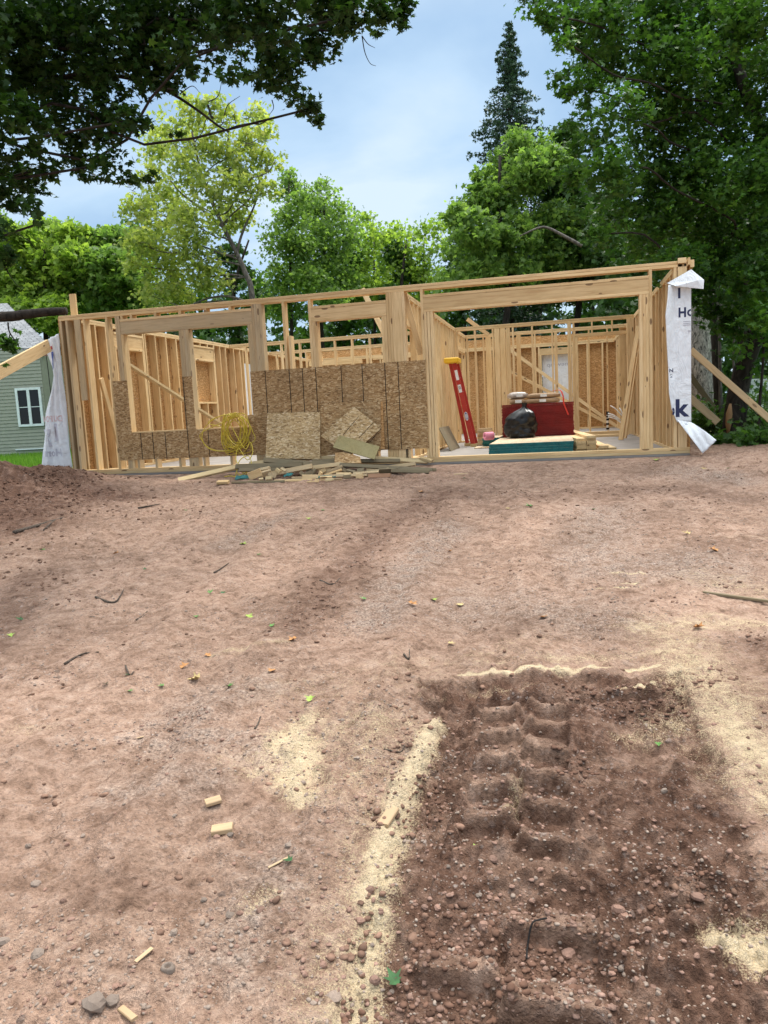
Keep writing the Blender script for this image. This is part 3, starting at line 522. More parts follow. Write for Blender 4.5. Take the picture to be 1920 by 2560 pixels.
for a, b_ in (((1262, 866), (1546, 1069)), ((1262, 921), (1516, 1056))): bd('brace', atp(*a, 1, 11.78), atp(*b_, 1, 11.78), (0, 0, 1), .089, .038, None, REAR)
# wraps stretched over openings
mb = MB(); mb.box(7.03, 7.89, 12.003, 12.008, .02, 2.12); o_ = mb.build('wrap_panel', [WRAP], REAR, label='white wrap sheet showing through the rear doorway')
mb = MB(); mb.box(.018, .024, 6.84, 7.6, .1, 2.1); mb.build('wrap_panel', [WRAP], LEFT, label='narrow white wrap strip')
def text(name, body, h, M, mt, parent, fn=None, ex=0.0, boldness=.0, sub=False):
    cu = bpy.data.curves.new(name, 'FONT'); cu.body = body; cu.size = h/.70; cu.offset = boldness; cu.extrude = ex; cu.resolution_u = 3
    t = bpy.data.objects.new('tmp', cu); me = bpy.data.meshes.new_from_object(t); bpy.data.objects.remove(t); me.name = name
    if fn:
        for v in me.vertices: v.co = Vector(map(float, fn(v.co.x, v.co.y)))
    me.materials.clear(); me.materials.append(mt)
    return ob(name, me, parent, M or Matrix.Identity(4))
# mirrored lettering on the rear wrap, read from behind
text('lettering', 'mewrap', .11, None, INKG, REAR, lambda u, v: (7.80-u*1.25, 12.001, 1.80+v))
# stakes and braces that hold the side walls from outside
def own(o, label, cat, group=None): tag(o, label, cat, group); return o
a = atp(1727, 868, 1, 1.1); a[0] = 9.16; 
own(bd('brace_board', atp(1727, 875, 1, 1.0), atp(1927, 1058, 1, 1.0)+np.array([.9, 0, -.80])*.45, (0, 0, 1), .089, .038, WOODW), 'long upper brace board slanting down from the right wall past the leaning tree', 'brace board', 'braces outside the right wall')
own(bd('brace_board', atp(1720, 990, 1, 3.2), atp(1795, 1056, 1, 3.2), (0, 0, 1), .12, .038, WOODW), 'short lower brace board slanting down beside the right wall', 'brace board', 'braces outside the right wall')
own(bd('brace_board', atp(1722, 935, 1, 5.2), atp(1796, 1035, 1, 5.2), (0, 0, 1), .10, .038, WOODG), 'grey brace board in shade between the two pale ones', 'brace board', 'braces outside the right wall')
own(bd('brace_board', atp(122, 864, 1, -.15), W(-60, 962, 10.2), (0, 0, 1), .185, .038), 'wide pale brace board rising from the left edge to the house corner', 'brace board')
own(bd('brace_board', atp(310, 905, 0, .5), atp(556, 1062, 0, .5), (0, 0, 1), .045, .085, WOODT), 'long thin brace stick running down behind the two window openings', 'brace board', 'loose braces inside the house')
own(bd('brace_board', atp(252, 946, 0, .3), atp(300, 1120, 0, .3), (0, 1, -.3), .10, .038), 'slanted brace board leaning inside the left corner studs', 'brace board', 'loose braces inside the house')
t1 = atp(1597, 815, 0, 8.97); t1[1] = 4.75
own(bd('brace_board', atp(1552, 1100, 2, .0)+np.array([0, 0, .0]), t1, (1, -.6, 0), .09, .038), 'tall board leaning on the right garage wall, front one of the pair', 'brace board', 'boards leaning in the garage')
t2 = atp(1597, 868, 0, 8.97); t2[1] = 5.1; own(bd('brace_board', atp(1556, 1098, 2, .0)+np.array([.06, .35, 0]), t2, (1, -.5, 0), .089, .038), 'leaning board just behind the tall one at the right garage wall', 'brace board', 'boards leaning in the garage')
own(bd('loose_board', atp(1168, 798, 1, 7.8), atp(1221, 837, 1, 7.8), (0, 0, 1), .09, .038), 'board jutting up diagonally above the inner cross walls', 'board')

# ------------------------------------------------------------------ house wraps
def sheet(name, fn, nu, nv, mt, t=.003, parent=None, **k):
    V = [fn(i/(nu-1), j/(nv-1)) for j in range(nv) for i in range(nu)]; F = [(j*nu+i, j*nu+i+1, (j+1)*nu+i+1, (j+1)*nu+i) for j in range(nv-1) for i in range(nu-1)]
    o = ob(name, mesh(name, V, F, [mt], True), parent, **k); s = o.modifiers.new('thick', 'SOLIDIFY'); s.thickness = t; return o
def lerp(T, t):
    for (a, *p), (b, *q) in zip(T[:-1], T[1:]):
        if t <= b: f = (t-a)/(b-a+1e-9); f = max(0, f); return [u+(v-u)*f for u, v in zip(p, q)]
    return list(T[-1][1:])
def wr_main(u, v):                                              # u across, v down 0..1
    z = 2.16-v*1.75
    xl = lerp([(0, 8.875), (.1, 8.86), (.22, 8.83), (.35, 8.845), (.6, 8.87), (.78, 8.875), (.9, 8.91), (1, 8.985)], v)[0]
    xr = 9.158; x = xl+(xr-xl)*u; k = max(0, (8.96-x)/.13)
    y = -.022-.09*k*(1.1+.3*math.sin(v*9))-.004*math.sin(x*60+v*5)*(1 if x < 8.97 else .15)
    return (x, y, z)
wr = sheet('house_wrap', wr_main, 26, 60, WRAP, label='white wrap sheet hanging on the right front corner with navy lettering and a folded tail', cat='house wrap')
def wr_xz(x, z): 
    v = (2.16-z)/1.75; xl = wr_main(0, min(max(v, 0), 1))[0]; p = wr_main((x-xl)/(9.158-xl), min(max(v, 0), 1)); return (p[0], p[1]-.0045, p[2])
def wr_tail(u, v):
    a = np.array([8.985, -.05, .44]); b_ = np.array([9.16, -.03, .40]); c = np.array([9.27, -.20, .0]); d = np.array([9.45, -.12, .16])
    L0 = a*(1-u)+b_*u; L1 = c*(1-u)+d*u; bow = np.array([-.03, -.05, .0])*math.sin(v*math.pi); fold = .008*math.sin(u*14+v*7)
    p = L0*(1-v)+L1*v+bow+np.array([0, fold, 0]); p[2] = p[2]+.03*math.sin(v*3.1); return p
sheet('folded_tail', wr_tail, 14, 24, WRAP, parent=wr)
tri = MB(); 
A_, B_, C_, D_, E_ = (8.865, -.04, 2.19), (9.155, -.05, 2.335), (9.30, -.10, 2.185), (9.29, -.12, 2.07), (8.96, -.12, 2.135); F_ = (9.215, -.13, 2.18)
tri.add([A_, B_, C_, F_, D_, E_], [(0, 3, 1), (1, 3, 2), (0, 5, 3), (3, 5, 4), (3, 4, 2)]); o_ = tri.build('folded_flap', [WRAP], wr); s_ = o_.modifiers.new('t', 'SOLIDIFY'); s_.thickness = .006
def letters(body, x0, z0, h, mt, par, fn, b_=.012, cut=None):
    o = text('lettering', body, h, None, mt, par, lambda u, v: fn(x0+u, z0+v), boldness=b_); return o
mb = MB(); mb.box(9.0, 9.028, -.0295, -.027, 1.99, 2.12); mb.build('lettering', [INKB], wr)
text('lettering', 'H', .115, None, INKB, wr, lambda u, v: wr_xz(9.0+u*.85, 1.755+v), boldness=.006)
mb = MB()                                                       # the o of the word, cut by the sheet's edge
q = [(9.158-.0, 0)]; Vv = []; n_ = 12
for i in range(n_+1):
    a_ = math.pi/2+math.pi*i/n_; Vv += [(9.155+.046*math.cos(a_), -.0295, 1.80+.045*math.sin(a_)), (9.155+.024*math.cos(a_), -.0295, 1.80+.024*math.sin(a_))]
mb.add(Vv, [(2*i, 2*i+1, 2*i+3, 2*i+2) for i in range(n_)]); mb.build('lettering', [INKB], wr)
letters('k', 8.958, .49, .215, INKB, wr, wr_xz, .011)
mb = MB(); Vv = []
for i in range(n_+1):
    a_ = -math.pi/2+math.pi*i/n_; Vv += [(8.925+.03*math.cos(a_), 0, .555+.05*math.sin(a_)), (8.918+.008*math.cos(a_), 0, .555+.022*math.sin(a_))]
mb.add([wr_xz(p[0], p[2]) for p in Vv], [(2*i, 2*i+1, 2*i+3, 2*i+2) for i in range(n_)]); mb.build('lettering', [INKB], wr)
letters('®', 9.10, .485, .03, INKG, wr, wr_xz, 0)
for z in (1.69, 1.665, 1.645, 1.575, 1.56): 
    mb = MB(); mb.box(9.06 if z > 1.6 else 9.12, 9.152, -.0295, -.027, z, z+.006); mb.build('fine_print', [INKG], wr)
text('lettering', 'Z', .05, None, INKB, wr, lambda u, v: wr_xz(8.935-v, 1.06+u), boldness=.003)
text('lettering', 'kY', .035, None, INKB, wr, lambda u, v: wr_xz(8.925-v, .99+u))
text('lettering', "ro", .07, None, INKB, wr, lambda u, v: np.array(wr_tail(.35+v*3.0, .10+u*.9*1.0))+np.array([0, -.006, 0]), boldness=.004)
def wl(u, v):                                                   # left sheet, u from outer edge to the corner, v down
    xo, z0 = lerp([(0, -.30, 2.06), (.10, -.27, 1.92), (.2, -.20, 1.68), (.27, -.18, 1.55), (.40, -.26, 1.30), (.5, -.34, 1.12), (.58, -.40, .98), (.72, -.43, .75), (1, -.53, .16)], v)
    zt = lerp([(0, 2.20, 0), (1, .13, 0)], v)[0]; z = z0+(zt-z0)*u; x = xo+(-.012-xo)*u
    y = -.02-.06*math.sin(u*math.pi)*(.5+.5*v)+.03*math.sin(u*9+v*4)*(1-u)-.014*math.sin(u*23-v*11)+.03*(float(fbm(u*3+2, v*6, 3, 4)))
    return (x, y, z)
wl_ = sheet('house_wrap', wl, 26, 60, WRAP, label='creased white wrap sheet hanging at the left house corner with faint mirrored print', cat='house wrap')
def wl_at(x, z):
    v = min(max((2.13-z)/1.98, 0), 1); xo = lerp([(0, -.30), (.10, -.27), (.2, -.20), (.27, -.18), (.40, -.26), (.5, -.34), (.58, -.40), (.72, -.43), (1, -.53)], v)[0]
    u = min(max((x-xo)/(-.012-xo), .01), .99); p = wl(u, v); return (x, p[1]-.006, z)
INKT = flat('ghost_print', (.50, .50, .56), .7)
text('lettering', 'DUPON', .10, None, INKR, wl_, lambda u, v: wl_at(-.075-u*.74, .86+v*.9), boldness=.003)
text('lettering', 'Ty', .25, None, INKT, wl_, lambda u, v: wl_at(-.10-u*.92, .57+v), boldness=.012)
text('lettering', 'Hom', .115, None, INKT, wl_, lambda u, v: wl_at(-.13-u*.95, .32+v), boldness=.004)
mb = MB(); mb.add([wl_at(-.145, 1.92), wl_at(-.105, 1.93), wl_at(-.115, 1.68), wl_at(-.150, 1.65)], [(0, 1, 2, 3)], 0)
mb.build('printed_stripe', [INKL], wl_)
mb = MB(); mb.add([wl_at(-.150, 2.01), wl_at(-.115, 2.015), wl_at(-.108, 1.965), wl_at(-.147, 1.96)], [(0, 1, 2, 3)], 0); mb.build('printed_stripe', [INKRR], wl_)

# ------------------------------------------------------------------ goods in the garage
# teal-edged strand board sheets, front stack
def sheets(x0, x1, y0, y1, n, t, edge, top, label_fn, group, z0=0., jit=.006, cat='sheet'):
    for i in range(n):
        j = (random.random()-.5)*jit*2; k = (random.random()-.5)*jit*2; z = z0+i*t; mb = MB()
        mb.box(x0+j, x1+j, y0+k, y1+k, z+.0008, z+t-.0008, 0); mb.m = [1, 1, 0, 0, 0, 0]
        mb.build('strand_board_sheet', [edge, top], None, label=label_fn(i), cat=cat, group=group)
names = ['lowest', 'second lowest', 'third lowest', 'fourth lowest', 'fifth lowest', 'middle', 'fifth highest', 'fourth highest', 'third highest', 'second highest', 'uppermost']
sheets(6.48, 7.67, .50, 2.66, 11, .0182, TEAL, OSBT, lambda i: f'teal edged strand board sheet, {names[i]} of the low front stack in the garage', 'teal edged sheets in the front stack')
ORD = ['bottom', 'first above the bottom', 'second above the bottom', 'third above the bottom']
sheets(6.52, 7.72, 2.75, 5.1, 48, .0158, RED, OSBT, lambda i: 'top red edged sheet, under the brown paper packages' if i == 47 else 'red edged strand board sheet in the tall stack behind the black bag', 'red edged sheets in the tall stack', jit=.009)
sheets(6.10, 6.42, 3.6, 4.6, 8, .022, TEAL, OSBT, lambda i: f'small teal edged offcut behind the pink roll, piece {["lowest","second","third","fourth","fifth","sixth","seventh","topmost"][i]} in its stack', 'teal edged offcuts', jit=.02)
own(bx('plywood_sheet', 5.96, 6.5, 3.3, 3.75, .0, .018, OSBT), 'thin board scrap flat on the slab left of the teal stack', 'board')
# right-hand pile of boards
f0 = atp(1438, 1128, 2, .0); ang = math.radians(5)
def pile(x, y, n, L_, side, z0=0., w_=.14, order=None):
    for i in range(n):
        j = random.uniform(-.006, .006); yy = y+random.uniform(-.02, .02)
        lab = f'board in the {side} half of the garage lumber pile, {order[i]}'
        o = bd('lumber_board', (x+j, yy, z0+.019+i*.039), (x+j-math.sin(ang)*L_, yy+L_*math.cos(ang), z0+.019+i*.039), (1, 0, 0), w_, .038, None)
        own(o, lab, 'board', 'boards in the garage lumber pile')
pile(7.80, 1.22, 5, 2.6, 'left', order=['bottom one', 'second from the bottom', 'middle one', 'second from the top', 'top one'])
pile(7.945, 1.20, 6, 2.9, 'right', order=['bottom one', 'second from the bottom', 'third from the bottom', 'third from the top', 'second from the top', 'top one'])
own(bd('lumber_board', (8.10, 1.22, .019), (8.0, 3.4, .019), (1, 0, 0), .14, .038), 'single board flat on the slab just right of the lumber pile', 'board')
own(bd('lumber_board', (8.12, 1.20, .058), (8.02, 3.2, .058), (1, 0, 0), .14, .038), 'board lying on the single board right of the lumber pile', 'board')
own(bd('lumber_board', (8.26, 1.45, .016), (8.2, 2.6, .016), (1, 0, 0), .12, .028, WOODT), 'thin short board at the far right of the lumber pile', 'board')
# small stack of offcuts on the left
for i in range(8):
    zz = .02+i*.042; w1 = .16+random.uniform(-.03, .03); o = bd('wood_offcut', (6.02-w1*.6, 4.5+random.uniform(-.05, .05), zz), (6.02+w1, 4.45+random.uniform(-.05, .05), zz), (0, 1, .0), .12, .04, random.choice([WOOD, WOODW]))
    own(o, f'wood offcut in the small stack behind the pink roll, {["bottom piece","second piece up","third piece up","fourth piece up","fourth from the top","third from the top","second from the top","top piece"][i]}', 'wood offcut', 'stacked offcuts in the garage')
own(bd('wood_offcut', (5.75, 4.6, .03), (6.0, 4.3, .03), (0, 0, 1), .05, .04, WOODW), 'short block on the slab beside the foot of the red ladder', 'wood offcut')
# pink foam roll
mb = MB(); c0 = atp(1222, 1090, 1, 3.4); Vs, Fs = [], []
n_ = 22; Rr = .074; hl = .085; R_ = Matrix.Rotation(math.radians(28), 3, 'Z')
for k, (xx, rr) in enumerate(((-hl, .03), (-hl, Rr*.94), (-hl+.01, Rr), (hl-.01, Rr), (hl, Rr*.94), (hl, .03), (hl-.05, .028), (-hl+.05, .028))):
    for i in range(n_):
        q = 2*math.pi*i/n_; p = R_ @ Vector((xx, rr*math.cos(q), rr*math.sin(q))); Vs.append((c0[0]+p.x, c0[1]+p.y, c0[2]+p.z))
for k in range(8):
    for i in range(n_): Fs.append((k*n_+i, k*n_+(i+1) % n_, ((k+1) % 8)*n_+(i+1) % n_, ((k+1) % 8)*n_+i))
mb.add(Vs, Fs); mb.build('foam_roll', [PINK], smooth=True, label='pink foam sill gasket roll lying on the offcuts', cat='foam roll')
# leaning grey plywood
pp = [atp(1119.5, 1126.5, 2, 0), atp(1150, 1110, 2, 0), None, None]
a, b_ = np.array([5.60, 2.75, .0]), np.array([5.62, 3.85, .0]); up_ = np.array([-.2, 0, .42])
mb = MB(); th = np.array([.012, 0, .004]); mb.add([a, b_, b_+th, a+th, a+up_, b_+up_, b_+up_+th, a+up_+th], BF); mb.build('plywood_sheet', [WOODG], label='small grey plywood offcut leaning on the left garage wall', cat='plywood')
# black bin bag
def bag():
    V, F = [], []; nu, nv = 40, 34
    for j in range(nv):
        t = j/(nv-1)
        for i in range(nu):
            a = 2*math.pi*i/nu; prof = lerp([(0, .0), (.02, .20), (.08, .255), (.25, .275), (.5, .275), (.68, .26), (.8, .20), (.88, .09), (.93, .035), (1, .05)], t)[0]
            cr_ = 1+.5*float(fbm(math.cos(a)*2+5, math.sin(a)*2+t*5, 4, 5, .65))+.06*math.sin(a*9+t*6)*sm(.4, .9, t)-.09*abs(math.sin(a*2.5+2*math.sin(t*6)))
            r = prof*cr_; z = lerp([(0, 0), (.02, 0), (.08, .03), (.25, .12), (.5, .25), (.68, .36), (.8, .44), (.88, .49), (.93, .53), (1, .60)], t)[0]
            lean = .08*sm(.6, 1, t); V.append((r*math.cos(a)*1.0+lean, r*math.sin(a)*.85, z+.012*math.sin(a*5+t*9)*sm(.1, .5, t)))
    for j in range(nv-1):
        for i in range(nu): F.append((j*nu+i, j*nu+(i+1) % nu, (j+1)*nu+(i+1) % nu, (j+1)*nu+i))
    F.append(tuple(range(nu-1, -1, -1))); return V, F
V_, F_ = bag(); b0 = atp(1300, 1100, 2, .162); ob('bin_bag', mesh('bin_bag', V_, F_, [BAG], True), None, Matrix.Translation(Vector((float(b0[0])+.02, 2.32, .201))) @ Matrix.Diagonal((.93, .9, .95, 1)), label='full black plastic bin bag with a twisted neck on the teal stack', cat='bin bag')
# paper packages on the red stack
zt = 48*.0158
def package(cx, cy, z, w_, d_, h, rz, mt, lab, grp='packages on the red stack'):
    V, F = [], []; nx, ny = 9, 6
    M = Matrix.Translation((cx, cy, z)) @ Matrix.Rotation(rz, 4, 'Z'); root = None
    mb = MB()
    for s in (0, 1):
        for j in range(ny):
            for i in range(nx):
                u, v = i/(nx-1)*2-1, j/(ny-1)*2-1; e = (1-abs(u)**6)*(1-abs(v)**6)
                zz = h*(.5+(s-.5)*(.45+.55*e))+.008*(vn(u*3+cx*9, v*3, 4+s)-.5); mb.v.append((u*w_/2, v*d_/2, zz if s else max(0, zz*.6)))
    for s in (0, 1):
        for j in range(ny-1):
            for i in range(nx-1):
                q = [s*nx*ny+j*nx+i, s*nx*ny+j*nx+i+1, s*nx*ny+(j+1)*nx+i+1, s*nx*ny+(j+1)*nx+i]; mb.f.append(tuple(q if s else q[::-1])); mb.m.append(0)
    ring = [i for i in range(nx)]+[j*nx+nx-1 for j in range(1, ny)]+[(ny-1)*nx+i for i in range(nx-2, -1, -1)]+[j*nx for j in range(ny-2, 0, -1)]
    for a, b2 in zip(ring, ring[1:]+ring[:1]): mb.f.append((a, b2, b2+nx*ny, a+nx*ny)); mb.m.append(0)
    o = mb.build('paper_package', [mt], None, M, smooth=True, label=lab, cat='package', group=grp)
    l = MB(); l.box(-.05, .06, -d_/2-.004, -d_/2+.002, h*.25, h*.75); l.build('paper_label', [PAPER], o, M); return o
package(6.78, 2.96, zt, .27, .35, .10, .1, KRAFT, 'brown paper package at the left end of the red stack, under the plastic wrapped one')
package(6.78, 2.98, zt+.10, .30, .34, .11, .22, flat('clear_wrapped_paper', (.45, .38, .33), .3, .5, .25), 'plastic wrapped package on top at the left end of the red stack')
package(7.20, 2.92, zt, .58, .30, .085, .04, KRAFT, 'long brown paper package, lower one right of the wrapped pair')
package(7.22, 2.95, zt+.085, .57, .28, .085, .02, KRAFT, 'long brown paper package, upper one of the right pair on the red stack')
P_ = smoothpath([(7.37, 2.85, zt+.19), (7.50, 2.80, zt+.20), (7.55, 2.74, zt+.10), (7.56, 2.725, zt-.02), (7.61, 2.72, zt-.16), (7.63, 2.715, zt-.22)]); mb = MB()
for i in range(len(P_)-1):
    a, b_ = P_[i], P_[i+1]; mb.add([a+(-.012, 0, 0), a+(.012, 0, 0), b_+(.012, 0, 0), b_+(-.012, 0, 0)], [(0, 1, 2, 3)])
o_ = mb.build('strap', [STRAP], label='red strap hanging over the right end of the red stack', cat='strap'); o_.modifiers.new('t', 'SOLIDIFY').thickness = .004
# stepladder, folded and leaning
def ladder():
    yb = 4.25; tl, tr = atp(1119, 905, 1, 4.0), atp(1142, 908, 1, 4.0); bl, br = atp(1167, 1116, 2, 0), atp(1188, 1117, 2, 0); br2 = np.array([bl[0]+.26, bl[1]-.1, 0])
    root = empty('stepladder', bl, label='folded red fibreglass stepladder with a yellow top leaning on the garage wall', cat='ladder')
    top = (tl+tr)/2
    # rails: front pair (wide red channels) and rear pair
    f_l0, f_l1 = bl, tl+np.array([.03, 0, 0]); f_r0, f_r1 = br, tr
    fr0 = atp(1181, 1116, 1, br[1]); 
    def rail(p0, p1, w1, t1, nm): return bd(nm, p0, p1, (1, 0, 0), w1, t1, REDL, root)
    r = rail(f_r0+np.array([-.03, 0, .0]), f_r1+np.array([-.05, 0, .0]), .085, .03, 'rail')
    r2 = rail(f_l0+np.array([.0, .12, 0]), f_l1+np.array([.0, .10, 0]), .055, .03, 'rail')
    rail(f_r0+np.array([-.01, .42, 0]), f_r1+np.array([-.02, .28, 0]), .06, .03, 'rail'); rail(f_l0+np.array([-.02, .45, 0]), f_l1+np.array([-.02, .3, 0]), .055, .03, 'rail')
    d = f_r1-f_r0
    for k in range(1, 6):
        q = k/6; a = f_r0*(1-q)+f_r1*q+np.array([-.05, .02, 0]); c_ = a+np.array([-.02, .38-.08*q, 0]); bd('step', a, c_, (1, 0, 0), .075, .02, ALU, root)
    z = max(tl[2], tr[2]); cp = MB(); cp.box(top[0]-.15, top[0]+.13, top[1]-.09, top[1]+.36, z-.03, z+.075); o = cp.build('top_cap', [YEL], root); o.modifiers.new('b', 'BEVEL').width = .02
    for p in (f_r0+np.array([-.03, 0, 0]), f_l0+np.array([0, .12, 0])):
        f = MB(); f.box(p[0]-.055, p[0]+.055, p[1]-.04, p[1]+.03, 0, .06); f.build('foot', [flat('tan_foot', (.5, .36, .17), .6)], root)
    def onrail(q, w1, h1, mt, nm, off=0.):
        c = (f_r0+np.array([-.03, 0, 0]))*(1-q)+(f_r1+np.array([-.05, 0, 0]))*q; u = d/np.linalg.norm(d); xx = np.array([1, 0, 0]); xx = xx-u*(xx@u); xx /= np.linalg.norm(xx); yy = np.cross(u, xx); c = c+yy*(-.0175 if yy[1] > 0 else .0175)
        V = [c-xx*w1/2-u*h1/2, c+xx*w1/2-u*h1/2, c+xx*w1/2+u*h1/2, c-xx*w1/2+u*h1/2]; mb = MB(); mb.add(V, [(0, 1, 2, 3)]); return mb.build(nm, [mt], root), c, xx, u, yy
    onrail(.86, .055, .19, PAPER, 'label_sticker'); onrail(.70, .06, .15, PAPER, 'label_sticker'); onrail(.71, .04, .06, BLACK, 'warning_patch')
    c = (f_r0+np.array([-.03, 0, 0]))*.63+(f_r1+np.array([-.05, 0, 0]))*.37; u = d/np.linalg.norm(d); xx = np.array([1., 0, 0]); xx = xx-u*(xx@u); xx /= np.linalg.norm(xx); yy = np.cross(u, xx); s = -1 if yy[1] > 0 else 1
    for rr, dd, mt in ((1., .0175, PAPER), (.8, .0185, INKL), (.62, .0195, PAPER)):
        mb = MB(); mb.add([c+yy*s*dd+xx*.034*rr*math.cos(a)+u*.085*rr*math.sin(a) for a in np.linspace(0, 2*math.pi, 20, endpoint=False)], [tuple(range(20))]); mb.build('oval_emblem', [mt], root)
    text('lettering', 'WERNER', .022, None, INKL, root, lambda a, b2: c+yy*s*.0205+u*(a-.05)+xx*(-b2+.01)*1.)
ladder()
# manifold with white tubes
root = empty('pipe_manifold', atp(1519, 1077, 1, 6.8), label='upright pipe manifold with white tubes fanning right behind the leaning board', cat='pipes')
p0, p1 = atp(1519, 1076, 1, 6.8), atp(1519, 1030, 1, 6.8); mb = MB(); mb.tube([p0, p1], .022, 10); mb.build('pipe', [WHITE], root)
for q in (.1, .35, .6, .75, .9, .98):
    p = p0*(1-q)+p1*q; mb = MB(); mb.tube([p+(0, 0, -.02), p+(0, 0, .02)], .032, 10); mb.build('fitting', [BLACK], root)
for (a, b_, c_) in (((1520, 1033), (1535, 1038), (1552, 1050)), ((1520, 1038), (1536, 1042), (1553, 1056)), ((1520, 1042), (1538, 1047), (1554, 1058)), ((1526, 1014), (1540, 1023), (1556, 1040)), ((1549, 1020), (1554, 1029), (1558, 1042))):
    mb = MB(); mb.tube(smoothpath([atp(*a, 1, 6.75), atp(*b_, 1, 6.7), atp(*c_, 1, 6.7)]), .011, 7); mb.build('tube', [WHITE], root, smooth=True)

# ------------------------------------------------------------------ leaning strand board pieces outside
def panel(name, P, th, mats, **k):
    P = [np.array(p, float) for p in P]; n = np.cross(P[1]-P[0], P[2]-P[0]); n /= np.linalg.norm(n); n *= -th if n[1] < 0 else th
    m_ = len(P); return ob(name, mesh(name, P+[p+n for p in P], [tuple(range(m_)), tuple(range(2*m_-1, m_-1, -1))]+[(i, i+m_, (i+1) % m_+m_, (i+1) % m_) for i in range(m_)], mats), None, **k)
def lean(px, py, yb=-.32, yt=-.05, zt=.8, zb=.0):               # sight line against a plane leaning on the wall
    y = -.1
    for _ in range(6): p = atp(px, py, 1, y); y = yb+(yt-yb)*min(max((p[2]-zb)/(zt-zb), 0), 1)
    return atp(px, py, 1, y)
panel('strand_board_offcut', [lean(664, 1145), lean(668, 1033), lean(800, 1030), lean(800, 1148)], .012, [OSBL], label='square pale strand board offcut leaning on the front sheathing', cat='strand board')
panel('strand_board_offcut', [lean(802, 1090, -.30, -.12), lean(884, 1016, -.30, -.12), lean(954, 1071, -.30, -.12), lean(873, 1140, -.30, -.12)], .012, [OSBL], label='tilted strand board offcut with black lines leaning behind the greenish board', cat='strand board')
SQ = bpy.data.objects['strand_board_offcut.001']
for a_, b_ in (((858, 1087), (903, 1034)), ((898, 1094), (934, 1056)), ((925, 1105), (953, 1070))):
    p, q = lean(*a_, -.3, -.12), lean(*b_, -.3, -.12); o_ = bd('marking_line', p+(0, -.004, 0), q+(0, -.004, 0), (1, 0, 0), .006, .003, BLACK, SQ)
panel('strand_board_sheet', [lean(800, 1140, -.16), lean(801, 1009, -.05, -.03), lean(951, 1001, -.05, -.03), lean(952, 1128, -.16)], .012, [OSB], label='upright strand board piece standing behind the tilted square offcut', cat='strand board')
panel('plywood_sheet', [lean(832, 1118, -.5), lean(848, 1088, -.42), lean(949, 1116, -.42), lean(936, 1148, -.5)], .014, [wood('greenish_board', (.33, .27, .12), (.24, .19, .08), (.30, .27, .15), .5, .4)], label='greenish board slab lying slanted on the debris heap', cat='board')
panel('strand_board_offcut', [lean(836, 1156, -.6), lean(838, 1132, -.55), lean(860, 1130, -.52), lean(900, 1142, -.5), lean(904, 1158, -.6)], .012, [OSB], label='small strand board scrap below the greenish board', cat='strand board')
panel('strand_board_offcut', [lean(952, 1122, -.1), lean(950, 1005, -.02, -.018), lean(956, 1005, -.02, -.018), lean(962, 1122, -.1)], .012, [OSBI], label='narrow brown strand board strip right of the tilted offcut', cat='strand board')
panel('strand_board_offcut', [lean(620, 1062, -.05), lean(619, 1040, -.05), lean(628, 1036, -.05), lean(636, 1040, -.05), lean(636, 1066, -.05)], .012, [OSB], label='rounded strand board scrap at the right window corner beside the cord', cat='strand board')

# ------------------------------------------------------------------ debris heap of lumber
def Pz(x, y): return (580+x*.3134, 1120+y*.3134)
heap = [  # (ends, wall distance, width, thickness, material, label)
 ((255, 97), (870, 142), -.42, .07, .038, WOODG, 'long dark grey stud on top of the debris heap, slanting down to the right'),
 ((30, 150), (560, 132), -.50, .07, .038, WOODG, 'dark grey stud at the upper left of the debris heap'),
 ((140, 128), (480, 88), -.20, .06, .038, WOODT, 'pale board rising behind the left of the debris heap'),
 ((380, 92), (820, 76), -.14, .055, .038, WOODT, 'pale board lying along the wall behind the debris heap'),
 ((640, 106), (1340, 101), -.34, .05, .038, WOODG, 'dark board lying level across the middle of the debris heap'),
 ((230, 245), (640, 145), -.68, .07, .030, WOODW, 'tan board slanting up from the lower left of the debris heap'),
 ((500, 178), (870, 128), -.55, .06, .030, WOODW, 'tan board crossing under the long dark stud'),
 ((860, 135), (1600, 186), -.58, .05, .038, WOODG, 'long grey board reaching right from the heap, upper one'),
 ((1250, 180), (1632, 206), -.62, .04, .030, WOODG, 'dark narrow board at the right end of the heap, middle one'),
 ((1270, 182), (1575, 226), -.74, .05, .030, WOODG, 'dark board with a square end at the right of the heap, lower one'),
 ((1075, 178), (1465, 126), -.46, .05, .030, WOODW, 'tan board slanting up to the right side of the heap'),
 ((1130, 82), (1560, 108), -.17, .06, .038, WOODT, 'pale board along the wall right of the greenish slab'),
 ((0, 305), (420, 276), -1.05, .03, .016, WOODG, 'thin dark lath at the lower left front of the heap'),
 ((340, 289), (640, 262), -1.02, .03, .016, WOOD, 'thin pale lath in front of the left of the heap'),
 ((700, 250), (1080, 228), -.82, .04, .03, WOODW, 'tan board lying level at the front of the heap'),
 ((1060, 198), (1250, 170), -.6, .04, .03, WOODW, 'short tan board near the right of the heap'),
 ((1090, 268), (1265, 236), -.92, .05, .014, wood('reddish', (.45, .27, .18), (.36, .2, .13)), 'flat reddish splinter board at the front right of the heap'),
 ((60, 175), (420, 170), -.6, .05, .03, WOODG, 'grey stud half hidden under the left of the heap'),
 ((420, 160), (900, 178), -.5, .05, .03, WOODW, 'weathered stud buried in the centre of the heap')]
